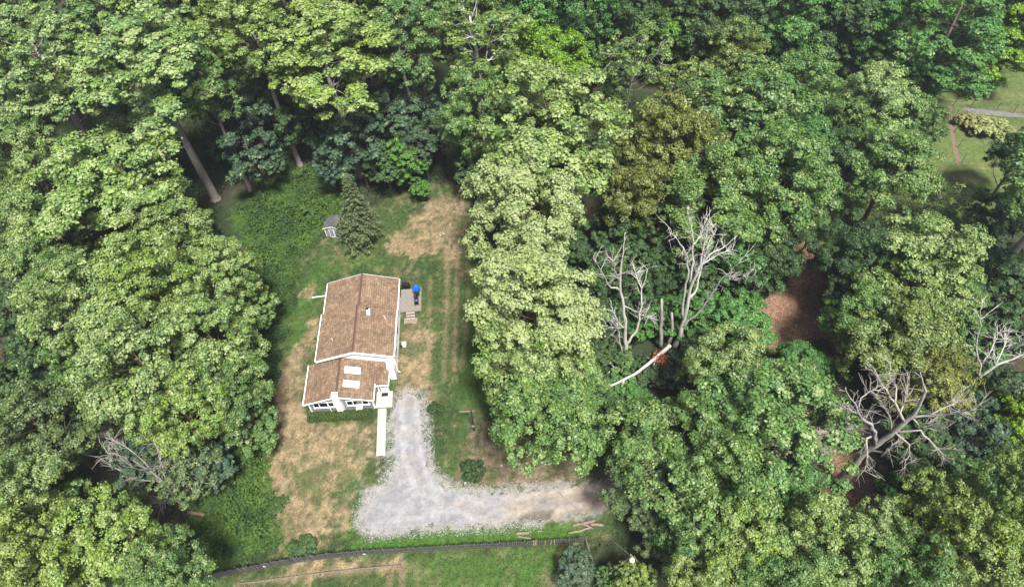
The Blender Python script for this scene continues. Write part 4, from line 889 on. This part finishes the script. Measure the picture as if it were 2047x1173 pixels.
chair((-12.15, 52.75, .704), 3.3, 'black slatted chair alone at the step end of the deck'); chair((-12.25, 53.55, .704), .2, 'black slatted chair tucked beside the blue umbrella')
tb = empty('patio_table', (-12.0, 54.85, .704), 0, 'small round table under the blue umbrella', 'table'); MB().tube([(0, 0, .68), (0, 0, .71)], .3, 14).build('table_top', 'table_glass', tb); MB().tube([(0, 0, 0), (0, 0, .68)], .04, 6).build('leg', 'black_metal', tb)
gr = empty('barbecue_grill', (-13.75, 55.9, 0), 0, 'black covered barbecue grill on the grass behind the deck', 'grill'); MB().prism_y([(-.5, .5), (.5, .5), (.5, .95), (.35, 1.15), (-.35, 1.15), (-.5, .95)], -.28, .28).build('hood', 'black_metal', gr); MB().box(-.45, .45, -.24, .24, .1, .5).build('cabinet', 'black_metal', gr)
for sx in (-.4, .36): MB().box(sx, sx + .05, -.2, .2, 0, .1).build('foot', 'black_metal', gr)

# hedge under the wing windows
def hedge_mesh(L, D, Hh, num, size, seed):
    rg = np.random.default_rng(seed); face = rg.random(num); u, v_, t = rg.random(num), rg.random(num), rg.random(num)
    x = (u - .5) * L; y = (v_ - .5) * D; z = t ** .6 * Hh * (1 + .14 * (fbm(x * 2, y, .7, seed) - .5) * 2)
    topm = face < .5; z = np.where(topm, Hh * (.88 + .22 * fbm(x, y, .5, seed, 3)), z); fr = (face >= .5); y = np.where(fr, np.sign(v_ - .5) * D / 2 * rg.uniform(.85, 1.08, num), y)
    N = unit(np.stack([np.zeros(num), np.where(fr, np.sign(v_ - .5), 0), np.where(topm, 1., .4)], 1) + rg.normal(size=(num, 3)) * .5)
    V, F = leaf_cards(np.column_stack([x, y, z]), N, size * rg.uniform(.6, 1.3, num), rg); A = np.stack([rg.random(num), np.clip(fbm(x, y, 1.2, 3) * 2 - .5, 0, 1), rg.random(num)], 1)
    return np_mesh('crown', V, F, 'leaves', attr=np.repeat(A, 4, 0))
hd = empty('hedge', (-20.35, 37.6, 0), R_(.9), 'clipped dark green hedge under the grey wing windows', 'hedge'); c = link('crown', hedge_mesh(7.3, .95, .85, 9000, .13, 3), hd); c.color = (.034, .062, .016, .02)
mb = MB()
for k in range(9): mb.tube([(-3.3 + k * .82, 0, 0), (-3.3 + k * .82 + .05, 0, .7)], .03, 4)
mb.build('stem', 'bark_brown', hd)
def bush(px, py, r, h, pal, label, name='shrub', kind='bush'):
    b = at(px, py); return plant(kind, b, r / KIND[kind][0][2], h / KIND[kind][0][3], pal, name, label, 'shrub')
bush(872, 822, .85, 1.1, (.03, .06, .022, .02), 'round dark shrub on the lawn near the top of the driveway')
bush(947, 947, 1.15, 2.2, (.035, .07, .03, .03), 'conical dark green shrub on the inner curve of the driveway')
bush(626, 438, 1.3, 1.8, (.042, .085, .028, .04), 'leafy green shrub at the weeds beside the shed')
bush(560, 1010, .9, .7, (.045, .085, .025, .05), 'small bright weed shrub at the edge of the dry lawn')
bush(1560, 720, .8, .9, 'dark', 'low dark shrub on the leaf litter clearing'); bush(1640, 700, 1.2, 1.2, 'dark', 'larger dark shrub on the leaf litter clearing')
bush(606, 1096, 1.3, 1.0, (.04, .08, .026, .04), 'dense green shrub growing against the picket fence')
bush(800, 575, .7, .8, 'dark', 'dark shrub in the corner between house and deck')
bush(1925, 250, 1.6, 1.8, (.17, .18, .08, .4), 'straw tipped ornamental grass clump beside the brown mulch strip'); bush(1965, 262, 2.6, 2.2, (.17, .185, .09, .4), 'largest straw tipped ornamental grass clump in the garden bed'); bush(2005, 275, 1.8, 1.7, (.15, .18, .08, .4), 'straw tipped ornamental grass clump beside the dark tree in the garden')
bush(1350, 640, 1.2, 1.6, 'bright', 'yellow green sapling at the foot of the twiggy dead tree')
# low weedy garden strip by the driveway
b = [at(866, 840), at(880, 840), at(884, 893), at(868, 895)]
cover('garden_strip', np.array([p[:2] for p in b]), 3500, .3, .14, ((.035, .06, .03), (.05, .08, .035)), 'narrow dark green planting strip beside the driveway', 'plants', 31, .4)

# shed under the spruce
sh = empty('shed', (-23.95, 67.0, 0), R_(-13), 'small grey garden shed with white trimmed double doors under the spruce', 'shed')
mb = MB(); mb.prism_y([(-1.35, 0), (1.35, 0), (1.35, 1.75), (0, 2.25), (-1.35, 1.75)], -1.2, .9); mb.build('wall', 'shed_siding', sh)
for s_ in (-1, 1): MB().slab([(s_ * 1.52, -1.35, 1.73), (0, -1.35, 2.33), (0, 1.05, 2.33), (s_ * 1.52, 1.05, 1.73)][::1 if s_ < 0 else -1], .07).build('roof', 'shingle_grey', sh)
MB().prism_y([(-1.5, 1.64), (-1.5, 1.73), (0, 2.32), (1.5, 1.73), (1.5, 1.64), (0, 2.21)][::-1], -1.40, -1.355).build('fascia_board', 'white_paint', sh)
for x in (-1.36, 1.28): MB().box(x, x + .09, -1.25, -1.203, 0, 1.7).build('corner_board', 'white_paint', sh)
for x0 in (-.72, .02):
    d_ = MB().box(x0, x0 + .70, -1.24, -1.203, .06, 1.65).build('door', 'shed_siding', sh)
    MB().box(x0, x0 + .70, -1.26, -1.242, 1.57, 1.65).box(x0, x0 + .70, -1.26, -1.242, .06, .14).box(x0, x0 + .08, -1.26, -1.242, .141, 1.569).box(x0 + .62, x0 + .70, -1.26, -1.242, .141, 1.569).build('door_frame', 'white_paint', d_)
bn = empty('bench', (-20.6, 64.6, 0), .3, 'small grey bench at the foot of the spruce', 'bench'); MB().box(-.55, .55, -.25, .25, .40, .46).build('seat', 'grey_metal', bn); MB().box(-.55, .55, .2, .26, .48, .85).build('backrest', 'grey_metal', bn)
for sx in (-.5, .42): MB().box(sx, sx + .08, -.22, .22, 0, .4).build('leg', 'grey_metal', bn)

# ================================================================== FENCES
def picket_mesh(mat, w_=.125, h_=1.55): return MB().prism_y([(-w_ / 2, 0), (w_ / 2, 0), (w_ / 2, h_ - .08), (w_ / 4, h_), (-w_ / 4, h_), (-w_ / 2, h_ - .08)], -.012, .012).mesh('picket', mat)
fpts = g2([(405, 1160), (450, 1151), (500, 1142), (548, 1132), (600, 1123), (660, 1115), (730, 1109), (820, 1104), (900, 1099), (1000, 1094), (1100, 1088), (1168, 1083)])
fence = empty('picket_fence', (fpts[0][0], fpts[0][1], 0), 0, 'long weathered dark picket fence along the near side of the driveway', 'fence'); FO = fence.location.copy()
pm, pn = picket_mesh('fence_wood'), picket_mesh('fence_new')
seg = np.hypot(*np.diff(fpts, axis=0).T); cum = np.concatenate([[0], np.cumsum(seg)]); tot = cum[-1]; sp_ = max(.19, tot / 296)
newx = {at(1068, 1088)[0]: .16, at(1088, 1088)[0]: .09, at(1100, 1088)[0]: .09, at(1110, 1088)[0]: .09}
for k in range(int(tot / sp_)):
    s_ = k * sp_ + .06; i = min(np.searchsorted(cum, s_) - 1, len(seg) - 1); i = max(i, 0); t = (s_ - cum[i]) / seg[i]; p = fpts[i] * (1 - t) + fpts[i + 1] * t; d = fpts[i + 1] - fpts[i]
    nw = any(abs(p[0] - a) < b_ for a, b_ in newx.items())
    o = link('picket', pn if nw else pm, fence, (p[0] - FO.x, p[1] - FO.y, .04)); a = math.atan2(d[1], d[0]); off_ = .03
    o.rotation_euler = (rng.normal(0, .035), rng.normal(0, .02), a); o.scale.z = rng.uniform(.94, 1.05)
for i in range(len(seg)):
    p, q = fpts[i], fpts[i + 1]; nrm = np.array([-(q - p)[1], (q - p)[0]]) / seg[i] * .045
    for zz in (.35, 1.15):
        a, b_ = np.append(p + nrm, zz) - np.array(FO), np.append(q + nrm, zz) - np.array(FO); MB().tube([a, b_], .04, 4).build('rail', 'fence_wood', fence)
    m_ = max(1, int(seg[i] / 2.4))
    for j in range(m_):
        c_ = p + (q - p) * j / m_ + nrm * 2.6; MB().box(-.05, .05, -.05, .05, 0, 1.35).build('post', 'fence_wood', fence, loc=(c_[0] - FO.x, c_[1] - FO.y, 0))
for px, py in ((528, 1131), (728, 1106)):
    c_ = at(px, py, .75); o = MB().tube([(-.12, 0, 0), (0, 0, .32), (.12, 0, 0)], .035, 5).build('bracket', 'white_paint', fence, loc=(c_[0] - FO.x, c_[1] - FO.y - .06, .7))
def rail_fence(name, pts, label, hh, rails, mat, gap, r=.035, rmat=None, cat='fence', pr=.05):
    P_ = g2(pts); o = empty(name, (P_[0][0], P_[0][1], 0), 0, label, cat); O = P_[0]; rs = random.Random(len(label))
    for a, b_ in zip(P_[:-1], P_[1:]):
        L = np.hypot(*(b_ - a)); m_ = max(1, round(L / gap))
        for j in range(m_ + 1):
            c_ = a + (b_ - a) * j / m_ - O
            if j == m_ and not np.array_equal(b_, P_[-1]): continue
            MB().tube([(0, 0, -.1), (rs.uniform(-.04, .04), rs.uniform(-.04, .04), hh)], pr, 6).build('post', mat, o, loc=(c_[0], c_[1], 0))
        for zz in rails:
            MB().tube([np.append(a - O, zz), np.append((a + b_) / 2 - O, zz - .03), np.append(b_ - O, zz)], r, 5).build('rail' if r > .02 else 'wire', rmat or mat, o)
    return o
rail_fence('rail_fence', [(1170, 1084), (1183, 1125), (1198, 1190)], 'post and rail fence running away from the picket fence corner', 1.3, (.45, .85, 1.2), 'fence_rail_wood', 2.2)
rail_fence('rail_fence', [(480, 1168), (556, 1158), (640, 1147), (720, 1138), (800, 1131)], 'low sagging rail fence crossing the near field behind the picket fence', .55, (.35,), 'fence_rail_wood', 3.0, .06)
rail_fence('wire_fence', [(801, 1108), (803, 1135), (806, 1195)], 'low brushy wire fence joining the picket fence to the low rail fence', .8, (.3, .6), 'fence_rail_wood', 1.4, .015)
rail_fence('wire_fence', [(1921, 327), (1908, 265), (1905, 212), (1940, 215), (1990, 222), (2060, 232)], 'thin wire garden fence with dark steel posts beside the mulch strip', 1.7, (.1, .6, 1.1, 1.6), 'bark_dark', 3.2, .008, 'wire', pr=.045)
mu = g2([(1895, 212), (1902, 212), (1906, 260), (1916, 305), (1922, 326), (1912, 326), (1904, 290), (1897, 250)])
tag(MB().slab([(p[0], p[1], .012) for p in mu][::-1], .02).build('path', 'mulch', None), kind='structure')
gpath = g2([(1925, 216), (1965, 219), (2060, 229), (2060, 236), (1985, 232), (1960, 229), (1925, 220)]); tag(MB().slab([(p[0], p[1], .010) for p in gpath][::-1], .02).build('path', 'grey_path', None), kind='structure')

# ================================================================== POLES AND WIRES
def vert_top(base, z): return Vector((base[0], base[1], z))
pb = at(948, 859); PT = 4.6
up_ = empty('utility_pole', (pb[0], pb[1], 0), 0, 'dark wooden utility pole with a cross arm on the lawn beside the driveway', 'utility pole')
MB().tube([(0, 0, -.1), (0, 0, PT)], [.13, .10], 8).build('pole', 'bark_dark', up_); MB().box(-1.3, .35, -.05, .05, PT - .25, PT - .13).build('cross_arm', 'log_wood', up_)
MB().box(-.2, .12, -.22, -.11, 1.0, 1.35).build('meter_box', 'grey_metal', up_)
lb = at(1250, 1150); LT = 6.6
lp = empty('light_pole', (lb[0], lb[1], 0), 0, 'wooden light pole with a white lamp head beyond the fence corner', 'lamp post')
MB().tube([(0, 0, -.1), (-.15, 0, LT)], [.12, .09], 8).build('pole', 'fence_rail_wood', lp); MB().tube([(-.15, 0, LT - .2), (-.1, -.35, LT - .05)], .03, 6).build('arm', 'grey_metal', lp)
MB().tube([(-.1, -.45, LT - .22), (-.1, -.45, LT - .05), (-.1, -.45, LT + .12)], [.20, .24, .08], 10).build('lamp_head', 'white_paint', lp)
def wire_line(a, b_, sag, label, r=.018):
    a, b_ = Vector(a), Vector(b_); q = [a.lerp(b_, i / 14) - Vector((0, 0, sag * 4 * (i / 14) * (1 - i / 14))) for i in range(15)]; m_ = (a + b_) / 2
    o = MB().tube([p - Vector((m_.x, m_.y, 0)) for p in q], r, 5).build('overhead_wire', 'wire', None, True, (m_.x, m_.y, 0)); tag(o, label, 'wire')
ptop = Vector((pb[0], pb[1], PT - .1)); ltop = Vector((lb[0] - .14, lb[1], LT - .3))
wire_line(ltop, ptop, .5, 'thin overhead wire from the light pole to the utility pole across the driveway')
wire_line(ptop + Vector((-.6, 0, 0)), (-14.15, 43.5, 3.9), .35, 'thin service wire from the utility pole to the house corner')
wire_line(ltop, Vector(at(1110, 1230, 6.0)), .4, 'thin overhead wire leaving the light pole over the fenced field')
# stray twigs and pale stones left on the lawn
for px, py in ((930, 965), (880, 470), (887, 468), (1002, 930)):
    p = at(px, py); tag(MB().add([(-.16, -.1, 0), (.14, -.12, 0), (.18, .1, 0), (-.12, .13, 0), (-.09, -.05, .12), (.09, -.06, .14), (.1, .05, .11), (-.06, .07, .13)], [(0, 1, 5, 4), (1, 2, 6, 5), (2, 3, 7, 6), (3, 0, 4, 7), (4, 5, 6, 7)]).build('rock', 'pale_rock', None, False, (p[0], p[1], -.01)), 'small pale rock lying on the lawn', 'rock', 'pale rocks on the lawn')

# thin summer haze: one closed box of even air round the whole scene
hz = MB().box(-640, 640, -640, 760, -1.0, HC + 4.0).build('haze', 'wire', None); tag(hz, 'thin pale summer haze in the air', 'haze', kind='stuff')
hm = bpy.data.materials.new('haze_air'); hm.use_nodes = True; N = hm.node_tree.nodes; N.remove(N['Principled BSDF'])
pv = N.new('ShaderNodeVolumePrincipled'); pv.inputs['Color'].default_value = (.82, .9, 1, 1); pv.inputs['Density'].default_value = .00032; pv.inputs['Anisotropy'].default_value = .3
hm.node_tree.links.new(pv.outputs[0], N['Material Output'].inputs['Volume']); hz.data.materials.clear(); hz.data.materials.append(hm)
